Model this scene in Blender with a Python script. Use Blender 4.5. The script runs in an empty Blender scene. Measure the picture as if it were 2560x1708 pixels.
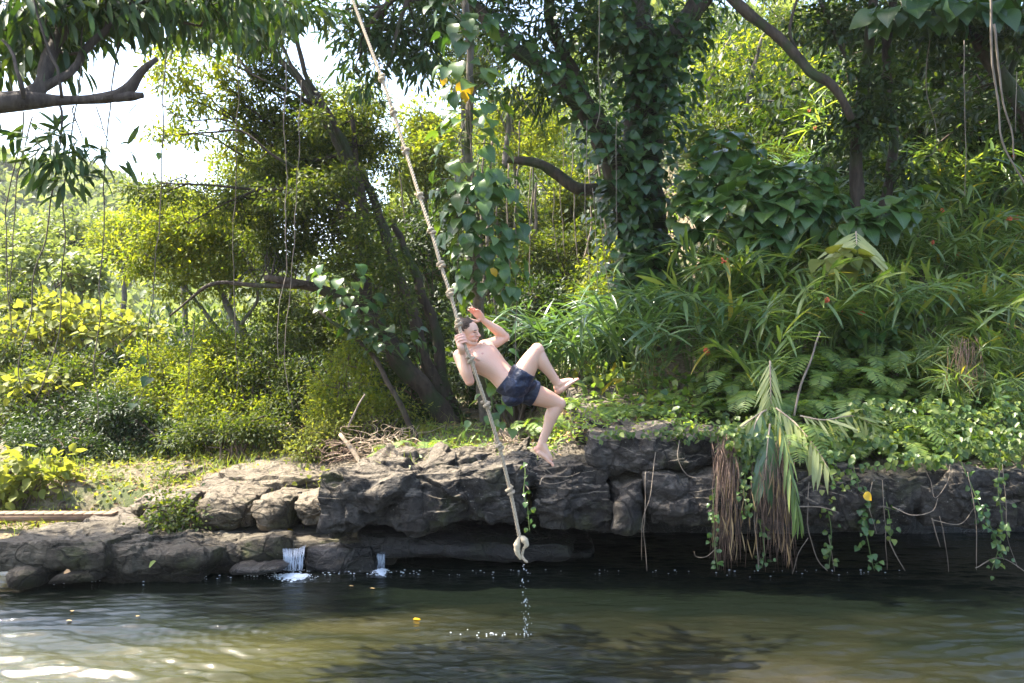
import bpy, math, numpy as np
from mathutils import Vector, Matrix
R = math.radians
rng = np.random.default_rng(11)
S = bpy.context.scene

# ---------------------------------------------------------------- camera, light, exposure
CAMZ = 2.5; F = 2200.0
cam_d = bpy.data.cameras.new('camera'); cam = bpy.data.objects.new('camera', cam_d)
S.collection.objects.link(cam); S.camera = cam
cam.location = (0, 0, CAMZ); cam.rotation_euler = (R(90), 0, 0)
cam_d.sensor_width = 36; cam_d.lens = F/2560*36; cam_d.clip_end = 2000; cam_d.clip_start = 0.05
SUN_EL, SUN_AZ = 55.0, -75.0          # azimuth measured from +Y towards +X
w = bpy.data.worlds.new('World'); S.world = w; w.use_nodes = True
nt = w.node_tree; bg = nt.nodes['Background']
sky = nt.nodes.new('ShaderNodeTexSky'); sky.sky_type = 'NISHITA'; sky.sun_disc = False
sky.sun_elevation = R(SUN_EL); sky.sun_rotation = R(SUN_AZ)
sky.dust_density = 2.5; sky.air_density = 1.0
nt.links.new(sky.outputs[0], bg.inputs[0]); bg.inputs[1].default_value = 0.15
sun_d = bpy.data.lights.new('sun', 'SUN'); sun_d.energy = 5.0; sun_d.angle = R(0.5); sun_d.color = (1.0, .93, .78)
sun = bpy.data.objects.new('sun', sun_d); S.collection.objects.link(sun)
sd = Vector((math.sin(R(SUN_AZ))*math.cos(R(SUN_EL)), math.cos(R(SUN_AZ))*math.cos(R(SUN_EL)), math.sin(R(SUN_EL))))
sun.rotation_euler = sd.to_track_quat('Z', 'Y').to_euler()
S.view_settings.view_transform = 'Standard'; S.view_settings.look = 'None'
S.view_settings.exposure = 2.3; S.view_settings.gamma = 1.0
S.cycles.max_bounces = 7; S.cycles.diffuse_bounces = 3; S.cycles.glossy_bounces = 3
S.cycles.transmission_bounces = 5; S.cycles.transparent_max_bounces = 4
S.cycles.use_denoising = True
S.cycles.sample_clamp_indirect = 6

# ---------------------------------------------------------------- helpers
def P(px, py, d):
    return np.array([(px-1280)/F*d, d, CAMZ-(py-854)/F*d])

def tag(o, label=None, cat=None, group=None, kind=None):
    if label: o['label'] = label
    if cat: o['category'] = cat
    if group: o['group'] = group
    if kind: o['kind'] = kind
    return o

def link(o, parent=None):
    S.collection.objects.link(o)
    if parent is not None: o.parent = parent
    return o

def empty(name, loc, label=None, cat=None, group=None):
    o = bpy.data.objects.new(name, None); o.location = [float(c) for c in loc]; o.empty_display_size = .1
    link(o); tag(o, label, cat, group); return o

class Acc:
    """collects polygons and builds one mesh"""
    def __init__(s): s.V = []; s.L = []; s.C = []; s.U = []; s.n = 0; s.hasuv = False
    def add(s, V, loops, counts, uv=None):
        V = np.asarray(V, float).reshape(-1, 3)
        s.V.append(V); s.L.append(np.asarray(loops, np.int64)+s.n); s.C.append(np.asarray(counts, np.int32))
        if uv is not None: s.hasuv = True
        s.U.append(uv if uv is not None else np.zeros((len(loops), 2)))
        s.n += len(V)
    def mesh(s, name, mat, smooth=False):
        me = bpy.data.meshes.new(name)
        V = np.concatenate(s.V); L = np.concatenate(s.L).astype(np.int32); C = np.concatenate(s.C)
        me.vertices.add(len(V)); me.vertices.foreach_set('co', V.astype(np.float32).ravel())
        me.loops.add(len(L)); me.loops.foreach_set('vertex_index', L)
        me.polygons.add(len(C))
        st = np.zeros(len(C), np.int32); st[1:] = np.cumsum(C)[:-1]
        me.polygons.foreach_set('loop_start', st)
        if smooth: me.polygons.foreach_set('use_smooth', np.ones(len(C), bool))
        if s.hasuv:
            u = me.uv_layers.new(name='UVMap'); u.data.foreach_set('uv', np.concatenate(s.U).astype(np.float32).ravel())
        me.update(calc_edges=True); me.validate()
        if mat: me.materials.append(mat)
        return me
    def obj(s, name, mat, parent=None, smooth=False, origin=None):
        if not s.V: return None
        me = s.mesh(name, mat, smooth)
        o = bpy.data.objects.new(name, me)
        if parent is not None: origin = parent.location
        if origin is not None:
            me.transform(Matrix.Translation(-Vector([float(c) for c in origin])))
            if parent is None: o.location = [float(c) for c in origin]
        link(o, parent); return o

def spline(pts, n):
    """Catmull-Rom through rows of pts (any number of columns)"""
    p = np.asarray(pts, float)
    if len(p) == 2:
        t = np.linspace(0, 1, n)[:, None]; return p[0]*(1-t)+p[1]*t
    p = np.vstack([2*p[0]-p[1], p, 2*p[-1]-p[-2]])
    k = len(p)-3; t = np.linspace(0, k-1e-6, n); i = t.astype(int); f = (t-i)[:, None]
    a, b, c, d = p[i], p[i+1], p[i+2], p[i+3]
    return .5*((2*b)+(-a+c)*f+(2*a-5*b+4*c-d)*f*f+(-a+3*b-3*c+d)*f**3)

def norm(v): return v/np.maximum(np.linalg.norm(v, axis=-1, keepdims=True), 1e-9)

def tube(acc, pts, rad, sides=8, rough=0.0, caps=True, seed=None):
    p = np.asarray(pts, float); n = len(p); r = np.broadcast_to(np.asarray(rad, float), (n,))
    t = norm(np.gradient(p, axis=0))
    ref = np.array([0, 0, 1.]) if abs(t[0][2]) < .9 else np.array([1., 0, 0])
    u = np.zeros_like(p); a = norm(np.cross(t[0], ref))
    for i in range(n):
        a = a - t[i]*np.dot(a, t[i]); a = a/max(np.linalg.norm(a), 1e-9); u[i] = a
    v = np.cross(t, u)
    an = np.arange(sides)/sides*2*np.pi
    rr = r[:, None]*np.ones(sides)
    if rough:
        g = np.random.default_rng(seed if seed is not None else int(abs(p[0]).sum()*1000) % 99991)
        k = g.normal(size=(n, sides)); k = (k+np.roll(k, 1, 1)+np.roll(k, 1, 0))/1.7
        rr = rr*(1+rough*k)
    V = p[:, None]+rr[..., None]*(np.cos(an)[None, :, None]*u[:, None]+np.sin(an)[None, :, None]*v[:, None])
    i, j = np.meshgrid(np.arange(n-1), np.arange(sides), indexing='ij')
    q = np.stack([i*sides+j, i*sides+(j+1) % sides, (i+1)*sides+(j+1) % sides, (i+1)*sides+j], -1).reshape(-1)
    loops = list(q); counts = [4]*((n-1)*sides)
    if caps:
        loops += list(range(sides))[::-1]+[(n-1)*sides+k for k in range(sides)]; counts += [sides, sides]
    acc.add(V.reshape(-1, 3), loops, counts)

def ellipsoid(acc, c, r, axes=None, nu=16, nv=10):
    th = np.linspace(0, np.pi, nv+1)[1:-1]; ph = np.arange(nu)/nu*2*np.pi
    V = [[0, 0, 1]]+[[math.sin(a)*math.cos(b), math.sin(a)*math.sin(b), math.cos(a)] for a in th for b in ph]+[[0, 0, -1]]
    V = np.array(V)*np.asarray(r)
    if axes is not None: V = V@np.asarray(axes)
    V = V+np.asarray(c)
    L = []; C = []
    for j in range(nu): L += [0, 1+j, 1+(j+1) % nu]; C.append(3)
    for i in range(nv-2):
        for j in range(nu):
            L += [1+i*nu+j, 1+(i+1)*nu+j, 1+(i+1)*nu+(j+1) % nu, 1+i*nu+(j+1) % nu]; C.append(4)
    b = 1+(nv-2)*nu; e = len(V)-1
    for j in range(nu): L += [b+j, e, b+(j+1) % nu]; C.append(3)
    acc.add(V, L, C)

def box(acc, c, h, axes=None):
    s = np.array([[x, y, z] for x in (-1, 1) for y in (-1, 1) for z in (-1, 1)], float)*np.asarray(h)
    if axes is not None: s = s@np.asarray(axes)
    acc.add(s+np.asarray(c), [0, 1, 3, 2, 4, 6, 7, 5, 0, 4, 5, 1, 2, 3, 7, 6, 0, 2, 6, 4, 1, 5, 7, 3], [4]*6)

# value noise
def _h(ix, iy, iz, seed):
    n = (ix*374761393+iy*668265263+iz*2147483647+seed*1274126177) & 0xffffffff
    n = ((n ^ (n >> 13))*1274126177) & 0xffffffff
    n = (n ^ (n >> 16)) & 0xffff
    return n/32767.5-1
def vnoise(p, seed=0):
    p = np.asarray(p, float); i = np.floor(p).astype(np.int64); f = p-i; f = f*f*(3-2*f)
    o = 0
    for a in (0, 1):
        for b in (0, 1):
            for c in (0, 1):
                wt = (f[..., 0] if a else 1-f[..., 0])*(f[..., 1] if b else 1-f[..., 1])*(f[..., 2] if c else 1-f[..., 2])
                o = o+wt*_h(i[..., 0]+a, i[..., 1]+b, i[..., 2]+c, seed)
    return o
def fbm(p, oct=4, seed=0, gain=.5):
    o = 0; a = 1; s = 1
    for k in range(oct):
        o = o+a*vnoise(np.asarray(p)*s, seed+k*17); a *= gain; s *= 2.03
    return o
def sst(x, a, b):
    t = np.clip((np.asarray(x, float)-a)/(b-a), 0, 1); return t*t*(3-2*t)

# ---------------------------------------------------------------- materials
def new_mat(name):
    m = bpy.data.materials.new(name); m.use_nodes = True; m.node_tree.nodes.clear(); return m, m.node_tree.nodes, m.node_tree.links
def out(m, sh):
    o = m.node_tree.nodes.new('ShaderNodeOutputMaterial'); m.node_tree.links.new(sh, o.inputs['Surface']); return o
def ramp(N, L, fac, stops):
    r = N.new('ShaderNodeValToRGB'); e = r.color_ramp.elements
    while len(e) < len(stops): e.new(.5)
    for k, (p_, c) in enumerate(stops): e[k].position = p_; e[k].color = (*c, 1)
    L.new(fac, r.inputs[0]); return r.outputs[0]
def noise(N, L, scale, detail=4, rough=.55, vec=None, dist=0):
    n = N.new('ShaderNodeTexNoise'); n.inputs['Scale'].default_value = scale; n.inputs['Detail'].default_value = detail
    n.inputs['Roughness'].default_value = rough; n.inputs['Distortion'].default_value = dist
    if vec is not None: L.new(vec, n.inputs['Vector'])
    return n.outputs['Fac']
def mixc(N, L, fac, a, b, mode='MIX'):
    m = N.new('ShaderNodeMix'); m.data_type = 'RGBA'; m.blend_type = mode
    if isinstance(fac, (int, float)): m.inputs[0].default_value = fac
    else: L.new(fac, m.inputs[0])
    for k, v in ((6, a), (7, b)):
        if isinstance(v, tuple): m.inputs[k].default_value = (*v, 1)
        else: L.new(v, m.inputs[k])
    return m.outputs[2]
def principled(N, L, col, rough=.6, spec=.5, normal=None):
    b = N.new('ShaderNodeBsdfPrincipled')
    if isinstance(col, tuple): b.inputs['Base Color'].default_value = (*col, 1)
    else: L.new(col, b.inputs['Base Color'])
    if isinstance(rough, (int, float)): b.inputs['Roughness'].default_value = rough
    else: L.new(rough, b.inputs['Roughness'])
    b.inputs['Specular IOR Level'].default_value = spec
    if normal is not None: L.new(normal, b.inputs['Normal'])
    return b
def bump(N, L, h, strength=.5, dist=.02, normal=None):
    b = N.new('ShaderNodeBump'); b.inputs['Strength'].default_value = strength; b.inputs['Distance'].default_value = dist
    L.new(h, b.inputs['Height'])
    if normal is not None: L.new(normal, b.inputs['Normal'])
    return b.outputs[0]

def leaf_mat(name, cols, trans=.4, tcol=(.35, .5, .04), rough=.42, spec=.5, rare=None, vein=None):
    """cols: two or three base colours spread over the leaves, each leaf one colour; trans: light let through"""
    m, N, L = new_mat(name)
    g = N.new('ShaderNodeNewGeometry')
    st = [(i/(len(cols)-1)*(.93 if rare else 1), c) for i, c in enumerate(cols)]
    if rare: st += [(.985, rare)]
    c = ramp(N, L, g.outputs['Random Per Island'], st)
    n = noise(N, L, 1.3, 2, .5, vec=N.new('ShaderNodeTexCoord').outputs['Object'])
    c = mixc(N, L, n, c, mixc(N, L, 1.0, c, (1.25, 1.1, .7), 'MULTIPLY'))
    if vein:
        tc = N.new('ShaderNodeTexCoord'); sx = N.new('ShaderNodeSeparateXYZ'); L.new(tc.outputs['UV'], sx.inputs[0])
        a = N.new('ShaderNodeMath'); a.operation = 'ABSOLUTE'; L.new(sx.outputs[1], a.inputs[0])
        # midrib and slanting side veins
        mr = N.new('ShaderNodeMath'); mr.operation = 'LESS_THAN'; L.new(a.outputs[0], mr.inputs[0]); mr.inputs[1].default_value = .018
        s1 = N.new('ShaderNodeMath'); s1.operation = 'MULTIPLY_ADD'; L.new(a.outputs[0], s1.inputs[0]); s1.inputs[1].default_value = -.9; L.new(sx.outputs[0], s1.inputs[2])
        s2 = N.new('ShaderNodeMath'); s2.operation = 'MULTIPLY'; L.new(s1.outputs[0], s2.inputs[0]); s2.inputs[1].default_value = 9
        s3 = N.new('ShaderNodeMath'); s3.operation = 'FRACT'; L.new(s2.outputs[0], s3.inputs[0])
        s4 = N.new('ShaderNodeMath'); s4.operation = 'LESS_THAN'; L.new(s3.outputs[0], s4.inputs[0]); s4.inputs[1].default_value = .12
        s5 = N.new('ShaderNodeMath'); s5.operation = 'MAXIMUM'; L.new(mr.outputs[0], s5.inputs[0]); L.new(s4.outputs[0], s5.inputs[1])
        s6 = N.new('ShaderNodeMath'); s6.operation = 'MULTIPLY'; L.new(s5.outputs[0], s6.inputs[0]); s6.inputs[1].default_value = .5
        c = mixc(N, L, s6.outputs[0], c, vein)
    p = principled(N, L, c, rough, spec)
    t = N.new('ShaderNodeBsdfTranslucent')
    L.new(mixc(N, L, 1.0, c, tcol, 'MULTIPLY'), t.inputs[0])
    mx = N.new('ShaderNodeMixShader'); mx.inputs[0].default_value = trans
    L.new(p.outputs[0], mx.inputs[1]); L.new(t.outputs[0], mx.inputs[2]); out(m, mx.outputs[0]); return m

M = {}
# translucent colours multiply the leaf's own colour; light through a leaf is yellower and about as strong as its reflection
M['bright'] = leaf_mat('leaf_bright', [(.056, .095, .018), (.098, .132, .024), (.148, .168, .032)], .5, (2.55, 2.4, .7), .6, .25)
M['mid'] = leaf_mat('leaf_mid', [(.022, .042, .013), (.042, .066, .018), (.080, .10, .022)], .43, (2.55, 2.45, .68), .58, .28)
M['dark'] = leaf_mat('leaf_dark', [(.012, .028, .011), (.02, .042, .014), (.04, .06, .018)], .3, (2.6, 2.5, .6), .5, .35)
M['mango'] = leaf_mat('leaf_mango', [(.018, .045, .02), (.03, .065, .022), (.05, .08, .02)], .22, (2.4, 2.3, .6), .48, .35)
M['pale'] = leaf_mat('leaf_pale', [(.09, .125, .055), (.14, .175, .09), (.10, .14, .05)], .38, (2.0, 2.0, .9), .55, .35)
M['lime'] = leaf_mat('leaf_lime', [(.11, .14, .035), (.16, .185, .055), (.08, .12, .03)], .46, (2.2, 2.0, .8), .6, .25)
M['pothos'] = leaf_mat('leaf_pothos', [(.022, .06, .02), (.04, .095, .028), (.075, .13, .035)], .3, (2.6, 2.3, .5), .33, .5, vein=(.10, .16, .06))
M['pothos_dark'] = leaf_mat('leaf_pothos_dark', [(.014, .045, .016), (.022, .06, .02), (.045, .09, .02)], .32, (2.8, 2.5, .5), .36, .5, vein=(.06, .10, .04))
M['ginger'] = leaf_mat('leaf_ginger', [(.065, .12, .045), (.105, .17, .07), (.17, .21, .08)], .38, (2.2, 2.2, .6), .33, .6, rare=(.3, .25, .06))
M['cane'] = leaf_mat('leaf_cane', [(.04, .09, .042), (.065, .125, .062), (.10, .16, .07)], .3, (2.2, 2.2, .7), .3, .65)
M['fern'] = leaf_mat('leaf_fern', [(.09, .16, .055), (.14, .22, .07), (.19, .25, .08)], .4, (2.2, 2.2, .6), .5)
M['cover'] = leaf_mat('leaf_cover', [(.03, .07, .02), (.06, .11, .025), (.13, .17, .04)], .35, (2.2, 2.2, .6), .42, .5)
M['frond'] = leaf_mat('leaf_frond', [(.24, .29, .14), (.30, .34, .18), (.36, .38, .2)], .35, (1.8, 1.9, .7), .4)
M['dry'] = leaf_mat('leaf_dry', [(.15, .10, .055), (.26, .19, .11), (.33, .26, .17)], .15, (1.2, 1.1, .8), .7, .2)
M['litter'] = leaf_mat('leaf_litter', [(.10, .06, .035), (.2, .13, .08), (.34, .24, .15)], .1, (1, 1, .8), .7, .2, rare=(.5, .33, .05))
M['grass'] = leaf_mat('leaf_grass', [(.09, .15, .03), (.14, .2, .04), (.22, .24, .08)], .4, (2.2, 2.2, .6), .5)
M['yellow'] = leaf_mat('leaf_yellow', [(.55, .36, .02), (.6, .42, .03)], .4, (1.4, 1.2, .6), .45)

def bark_mat(name, a, b, moss=None):
    m, N, L = new_mat(name); tc = N.new('ShaderNodeTexCoord')
    mp = N.new('ShaderNodeMapping'); mp.inputs['Scale'].default_value = (1, 1, .25); L.new(tc.outputs['Object'], mp.inputs[0])
    n = noise(N, L, 14, 8, .65, mp.outputs[0]); n2 = noise(N, L, 2.2, 3, .5, tc.outputs['Object'])
    c = ramp(N, L, n, [(.3, a), (.7, b)])
    if moss: c = mixc(N, L, ramp(N, L, n2, [(.5, (0, 0, 0)), (.62, (1, 1, 1))]), c, moss)
    n3 = noise(N, L, 60, 6, .7, mp.outputs[0])
    nb = bump(N, L, n3, .5, .01, bump(N, L, n, .9, .04))
    out(m, principled(N, L, c, .85, .25, nb).outputs[0]); return m
M['bark'] = bark_mat('bark_brown', (.022, .016, .012), (.085, .062, .045), (.035, .045, .018))
M['bark_grey'] = bark_mat('bark_grey', (.06, .05, .042), (.2, .17, .14), (.06, .075, .03))
M['bark_near'] = bark_mat('bark_near', (.03, .022, .018), (.10, .078, .062))
M['twig'] = bark_mat('twig', (.05, .035, .025), (.14, .10, .07))
M['vine'] = bark_mat('vine_stem', (.11, .085, .065), (.27, .22, .17))
M['vine_dark'] = bark_mat('vine_dark', (.05, .04, .03), (.14, .11, .08))
M['root'] = bark_mat('root_pale', (.24, .17, .11), (.5, .39, .28))
M['stem_green'] = bark_mat('stem_green', (.06, .10, .03), (.14, .18, .06))

def rock_mat(name, a, b, c, wet=False, moss=.5, dust=.6):
    m, N, L = new_mat(name); tc = N.new('ShaderNodeTexCoord'); v = tc.outputs['Object']
    n1 = noise(N, L, 1.7, 6, .6, v); n2 = noise(N, L, 9, 8, .7, v); n3 = noise(N, L, 45, 8, .75, v)
    col = ramp(N, L, n2, [(.3, a), (.52, b), (.75, c)])
    col = mixc(N, L, ramp(N, L, n1, [(.42, (0, 0, 0)), (.6, (1, 1, 1))]), col, mixc(N, L, 1.0, col, (.55, .52, .5), 'MULTIPLY'))
    # pale lichen specks and moss stains
    vo = N.new('ShaderNodeTexVoronoi'); vo.inputs['Scale'].default_value = 22; L.new(v, vo.inputs['Vector'])
    sp = ramp(N, L, vo.outputs['Distance'], [(.10, (1, 1, 1)), (.17, (0, 0, 0))])
    sp2 = mixc(N, L, 1.0, sp, ramp(N, L, noise(N, L, 3.3, 4, .6, v), [(.52, (0, 0, 0)), (.62, (.6, .6, .6))]), 'MULTIPLY')
    col = mixc(N, L, sp2, col, (.33, .32, .28))
    if moss:
        mo = ramp(N, L, noise(N, L, 1.1, 5, .65, v), [(.56, (0, 0, 0)), (.68, (moss, moss, moss))])
        col = mixc(N, L, mo, col, (.075, .085, .02))
    # soil, dust and litter crumbs settled on the level tops
    ge = N.new('ShaderNodeNewGeometry'); sz = N.new('ShaderNodeSeparateXYZ'); L.new(ge.outputs['Normal'], sz.inputs[0])
    ad = N.new('ShaderNodeMath'); ad.operation = 'MULTIPLY_ADD'; L.new(n2, ad.inputs[0]); ad.inputs[1].default_value = .5; L.new(sz.outputs[2], ad.inputs[2])
    if not wet:
        du = ramp(N, L, ad.outputs[0], [(.84, (0, 0, 0)), (1.0, (dust, dust, dust))])
        col = mixc(N, L, du, col, ramp(N, L, n3, [(.35, (.13, .10, .07)), (.6, (.30, .25, .19))]))
    # wet band just above the waterline
    sp3 = N.new('ShaderNodeSeparateXYZ'); L.new(ge.outputs['Position'], sp3.inputs[0])
    wt = N.new('ShaderNodeMath'); wt.operation = 'MULTIPLY_ADD'; L.new(n1, wt.inputs[0]); wt.inputs[1].default_value = -.28; L.new(sp3.outputs[2], wt.inputs[2])
    wet_f = N.new('ShaderNodeMapRange'); wet_f.inputs[1].default_value = .06; wet_f.inputs[2].default_value = -.02; L.new(wt.outputs[0], wet_f.inputs[0])
    col = mixc(N, L, wet_f.outputs[0], col, mixc(N, L, 1.0, col, (.32, .30, .27), 'MULTIPLY'))
    vp = N.new('ShaderNodeTexVoronoi'); vp.inputs['Scale'].default_value = 30; L.new(v, vp.inputs['Vector'])
    pit = ramp(N, L, vp.outputs['Distance'], [(.0, (0, 0, 0)), (.3, (1, 1, 1))])
    wn = N.new('ShaderNodeTexNoise'); wn.inputs['Scale'].default_value = 2.5; L.new(v, wn.inputs['Vector'])
    wv = N.new('ShaderNodeVectorMath'); wv.operation = 'MULTIPLY_ADD'; L.new(wn.outputs['Color'], wv.inputs[0]); wv.inputs[1].default_value = (.5, .5, .5); L.new(v, wv.inputs[2])
    ck = []
    for sc_, wd in ((1.9, .035), (5.0, .05)):
        ve = N.new('ShaderNodeTexVoronoi'); ve.feature = 'DISTANCE_TO_EDGE'; ve.inputs['Scale'].default_value = sc_; L.new(wv.outputs[0], ve.inputs['Vector'])
        ck.append(ramp(N, L, ve.outputs['Distance'], [(0, (0, 0, 0)), (wd, (1, 1, 1))]))
    col = mixc(N, L, ck[0], mixc(N, L, .6, col, (.02, .017, .014)), col); col = mixc(N, L, ck[1], mixc(N, L, .3, col, (.02, .017, .014)), col)
    mp = N.new('ShaderNodeMapping'); mp.inputs['Scale'].default_value = (.35, .5, 2.4); L.new(v, mp.inputs[0])
    st = noise(N, L, 5, 6, .6, mp.outputs[0])
    nb = bump(N, L, st, 1.0, .09); nb = bump(N, L, ck[0], 1.0, .05, nb); nb = bump(N, L, ck[1], .7, .02, nb); nb = bump(N, L, n2, 1.0, .07, nb); nb = bump(N, L, pit, .35, .008, nb); nb = bump(N, L, n3, .6, .012, nb)
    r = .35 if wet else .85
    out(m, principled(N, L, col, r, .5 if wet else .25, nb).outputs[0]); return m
M['rock'] = rock_mat('rock_basalt', (.024, .021, .019), (.066, .058, .051), (.16, .145, .125))
M['rock_tan'] = rock_mat('rock_tan', (.065, .05, .034), (.15, .12, .083), (.27, .225, .16), moss=.6)
M['rock_low'] = rock_mat('rock_low', (.05, .042, .03), (.105, .09, .065), (.19, .165, .125), moss=.7, dust=.25)
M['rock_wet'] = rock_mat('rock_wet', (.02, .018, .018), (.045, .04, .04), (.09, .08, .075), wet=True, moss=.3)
# ---------------------------------------------------------------- ground sheet
def ground(x, y, sheet=False):
    x = np.asarray(x, float); y = np.asarray(y, float)
    edge = 10.3+.25*np.sin(x*1.7)+.9*sst(-x, 1.5, 2.2)*0
    left = sst(-x, 1.3, 2.0)                         # 1 on the left shelf side
    # height just behind the edge
    base_r = .95+.58*sst(x, .1, 1.0)-.30*sst(x, 1.9, 2.6)
    base_l = .16
    slope_r = .07+.53*sst(x-.07*(y-10), .9, 3.2)
    zr = base_r+slope_r*np.clip(y-9.8, 0, 9)+.42*np.clip(y-18.8, 0, 40)*sst(x/y, -.25, -.02)
    zl = base_l+.42*sst(y+.25*x, 9.8, 10.2)+.06*np.clip(y-11, 0, 9)+.42*np.clip(y-18.8, 0, 40)*sst(x/y, -.25, -.02)
    z = zr*(1-left)+zl*left
    # valley and far hills
    far = sst(y, 55, 140)
    hill = 8+30*np.exp(-((x+100)/34)**2)
    z = z*(1-far)+(hill*sst(y, 50, 160))*far+6*far*vnoise(np.stack([x/22, y/22, 0*x], -1), 3)
    z = z+.06*fbm(np.stack([x*1.3, y*1.3, 0*x], -1), 4, 5)*sst(y, 9.5, 11)
    ed = np.where(left > .5, 9.9-.0*x, edge*0+11.9 if sheet else 9.2+0*x)
    wl = sst(y, ed-.25, ed+.05)
    z = z*wl+(-1.2)*(1-wl)
    return z
xs = np.concatenate([np.linspace(-260, -22, 60), np.linspace(-21, 21, 330), np.linspace(22, 260, 60)])
ys = np.concatenate([np.linspace(-30, 8.9, 12), np.linspace(9.0, 22, 170), np.linspace(22.3, 60, 80), np.linspace(61, 420, 110)])
X, Y = np.meshgrid(xs, ys, indexing='ij'); Z = ground(X, Y, True)
a = Acc(); nx, ny = X.shape
i, j = np.meshgrid(np.arange(nx-1), np.arange(ny-1), indexing='ij')
a.add(np.stack([X, Y, Z], -1).reshape(-1, 3), np.stack([i*ny+j, (i+1)*ny+j, (i+1)*ny+j+1, i*ny+j+1], -1).ravel(), [4]*((nx-1)*(ny-1)))
m, N, L = new_mat('ground_soil'); tc = N.new('ShaderNodeTexCoord'); v = tc.outputs['Object']
c = ramp(N, L, noise(N, L, 18, 8, .7, v), [(.3, (.05, .038, .025)), (.5, (.17, .135, .09)), (.7, (.34, .28, .2))])
c = mixc(N, L, ramp(N, L, noise(N, L, 1.2, 5, .6, v), [(.5, (0, 0, 0)), (.62, (.8, .8, .8))]), c, (.06, .085, .025))
sp = N.new('ShaderNodeSeparateXYZ'); L.new(v, sp.inputs[0])
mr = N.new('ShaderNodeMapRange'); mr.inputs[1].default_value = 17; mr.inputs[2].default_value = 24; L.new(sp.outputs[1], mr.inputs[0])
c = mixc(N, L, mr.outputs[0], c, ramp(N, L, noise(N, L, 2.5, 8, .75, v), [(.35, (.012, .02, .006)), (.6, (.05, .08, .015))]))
out(m, principled(N, L, c, .9, .2, bump(N, L, noise(N, L, 30, 8, .75, v), .8, .05)).outputs[0])
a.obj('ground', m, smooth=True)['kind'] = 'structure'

# far forest on the hills: one uncountable mass of small crowns
def gz(x, y): return float(ground(np.array([x]), np.array([y]))[0])

# ---------------------------------------------------------------- water
def wave_z(X, Y):
    z = np.zeros_like(X); g = np.random.default_rng(4)
    for k in range(46):
        lam = .07*1.075**k*g.uniform(.8, 1.2)
        th = g.normal(0, .27)+np.pi/2                 # travelling mostly towards the camera: crests run left-right
        kx, ky = np.cos(th)*2*np.pi/lam, np.sin(th)*2*np.pi/lam
        z += lam*.0125/(1+(lam/.55)**2)*np.sin(kx*X+ky*Y+g.uniform(0, 7)+1.2*vnoise(np.stack([X*.7, Y*.7, 0*X+k], -1), k))
    cx, cy = 0, 0
    near = sst(-Y, -8.6, -6.6)
    amp = .55+.35*vnoise(np.stack([X*.5, Y*.8, 0*X], -1), 9)+.5*near
    amp = amp+.2*np.exp(-((X+2.9)/1.5)**2-((Y-6.9)/.7)**2)
    z = z*amp
    z += .006*near*fbm(np.stack([X*1.1, Y*2.4, 0*X], -1), 3, 31)*2
    # rings below the two little falls and where the drops land
    for (fx, fy, A, lam) in ((-2.36, 9.45, .003, .13), (-1.42, 9.5, .002, .10), (.17, 7.5, .002, .09), (-2.1, 7.6, .003, .10)):
        r = np.hypot(X-fx, Y-fy); z += A*np.cos(2*np.pi*r/lam)*np.exp(-r*1.6)
    return z
xs = np.linspace(-7.5, 7.5, 760); ys = np.linspace(5.2, 12.3, 480)
X, Y = np.meshgrid(xs, ys, indexing='ij'); Z = wave_z(X, Y)
a = Acc(); nx, ny = X.shape
i, j = np.meshgrid(np.arange(nx-1), np.arange(ny-1), indexing='ij')
a.add(np.stack([X, Y, Z], -1).reshape(-1, 3), np.stack([i*ny+j, (i+1)*ny+j, (i+1)*ny+j+1, i*ny+j+1], -1).ravel(), [4]*((nx-1)*(ny-1)))
def sheet(x0, x1, y0, y1): a.add([[x0, y0, -.004], [x1, y0, -.004], [x1, y1, -.004], [x0, y1, -.004]], [0, 1, 2, 3], [4])
sheet(-40, 40, -25, 5.2); sheet(-40, -7.5, 5.2, 12.3); sheet(7.5, 40, 5.2, 12.3)
m, N, L = new_mat('pool_water'); tc = N.new('ShaderNodeTexCoord'); v = tc.outputs['Object']
mp = N.new('ShaderNodeMapping'); mp.inputs['Scale'].default_value = (.33, .8, 1); L.new(v, mp.inputs[0])
# stirred up silt: a cloudy beige band lies in the near half of the pool
sx = N.new('ShaderNodeSeparateXYZ'); L.new(v, sx.inputs[0])
nz = noise(N, L, 1.1, 4, .55, mp.outputs[0], .6)
yy = N.new('ShaderNodeMath'); yy.operation = 'MULTIPLY_ADD'; L.new(nz, yy.inputs[0]); yy.inputs[1].default_value = -2.6; L.new(sx.outputs[1], yy.inputs[2])
mr = N.new('ShaderNodeMapRange'); mr.inputs[1].default_value = 6.9; mr.inputs[2].default_value = 5.6; L.new(yy.outputs[0], mr.inputs[0])
c = mixc(N, L, mr.outputs[0], (.004, .006, .004), ramp(N, L, nz, [(.35, (.006, .008, .004)), (.55, (.014, .014, .007)), (.72, (.032, .028, .018))]))
mp2 = N.new('ShaderNodeMapping'); mp2.inputs['Scale'].default_value = (.45, 1.9, 1); L.new(v, mp2.inputs[0])
b1 = bump(N, L, noise(N, L, 13, 6, .62, mp2.outputs[0], .8), .38, .02)
gx = N.new('ShaderNodeMapRange'); gx.inputs[1].default_value = .3; gx.inputs[2].default_value = -2.2; L.new(sx.outputs[0], gx.inputs[0])
gm = N.new('ShaderNodeMath'); gm.operation = 'MULTIPLY'; L.new(gx.outputs[0], gm.inputs[0]); L.new(mr.outputs[0], gm.inputs[1])
c = mixc(N, L, gm.outputs[0], c, ramp(N, L, nz, [(.3, (.014, .017, .005)), (.6, (.040, .038, .013))]))  # lighter green-gold at the left stands in for sunlit silt
p = principled(N, L, c, .04, .5, b1); p.inputs['IOR'].default_value = 1.36
out(m, p.outputs[0]); M['water'] = m
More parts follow.
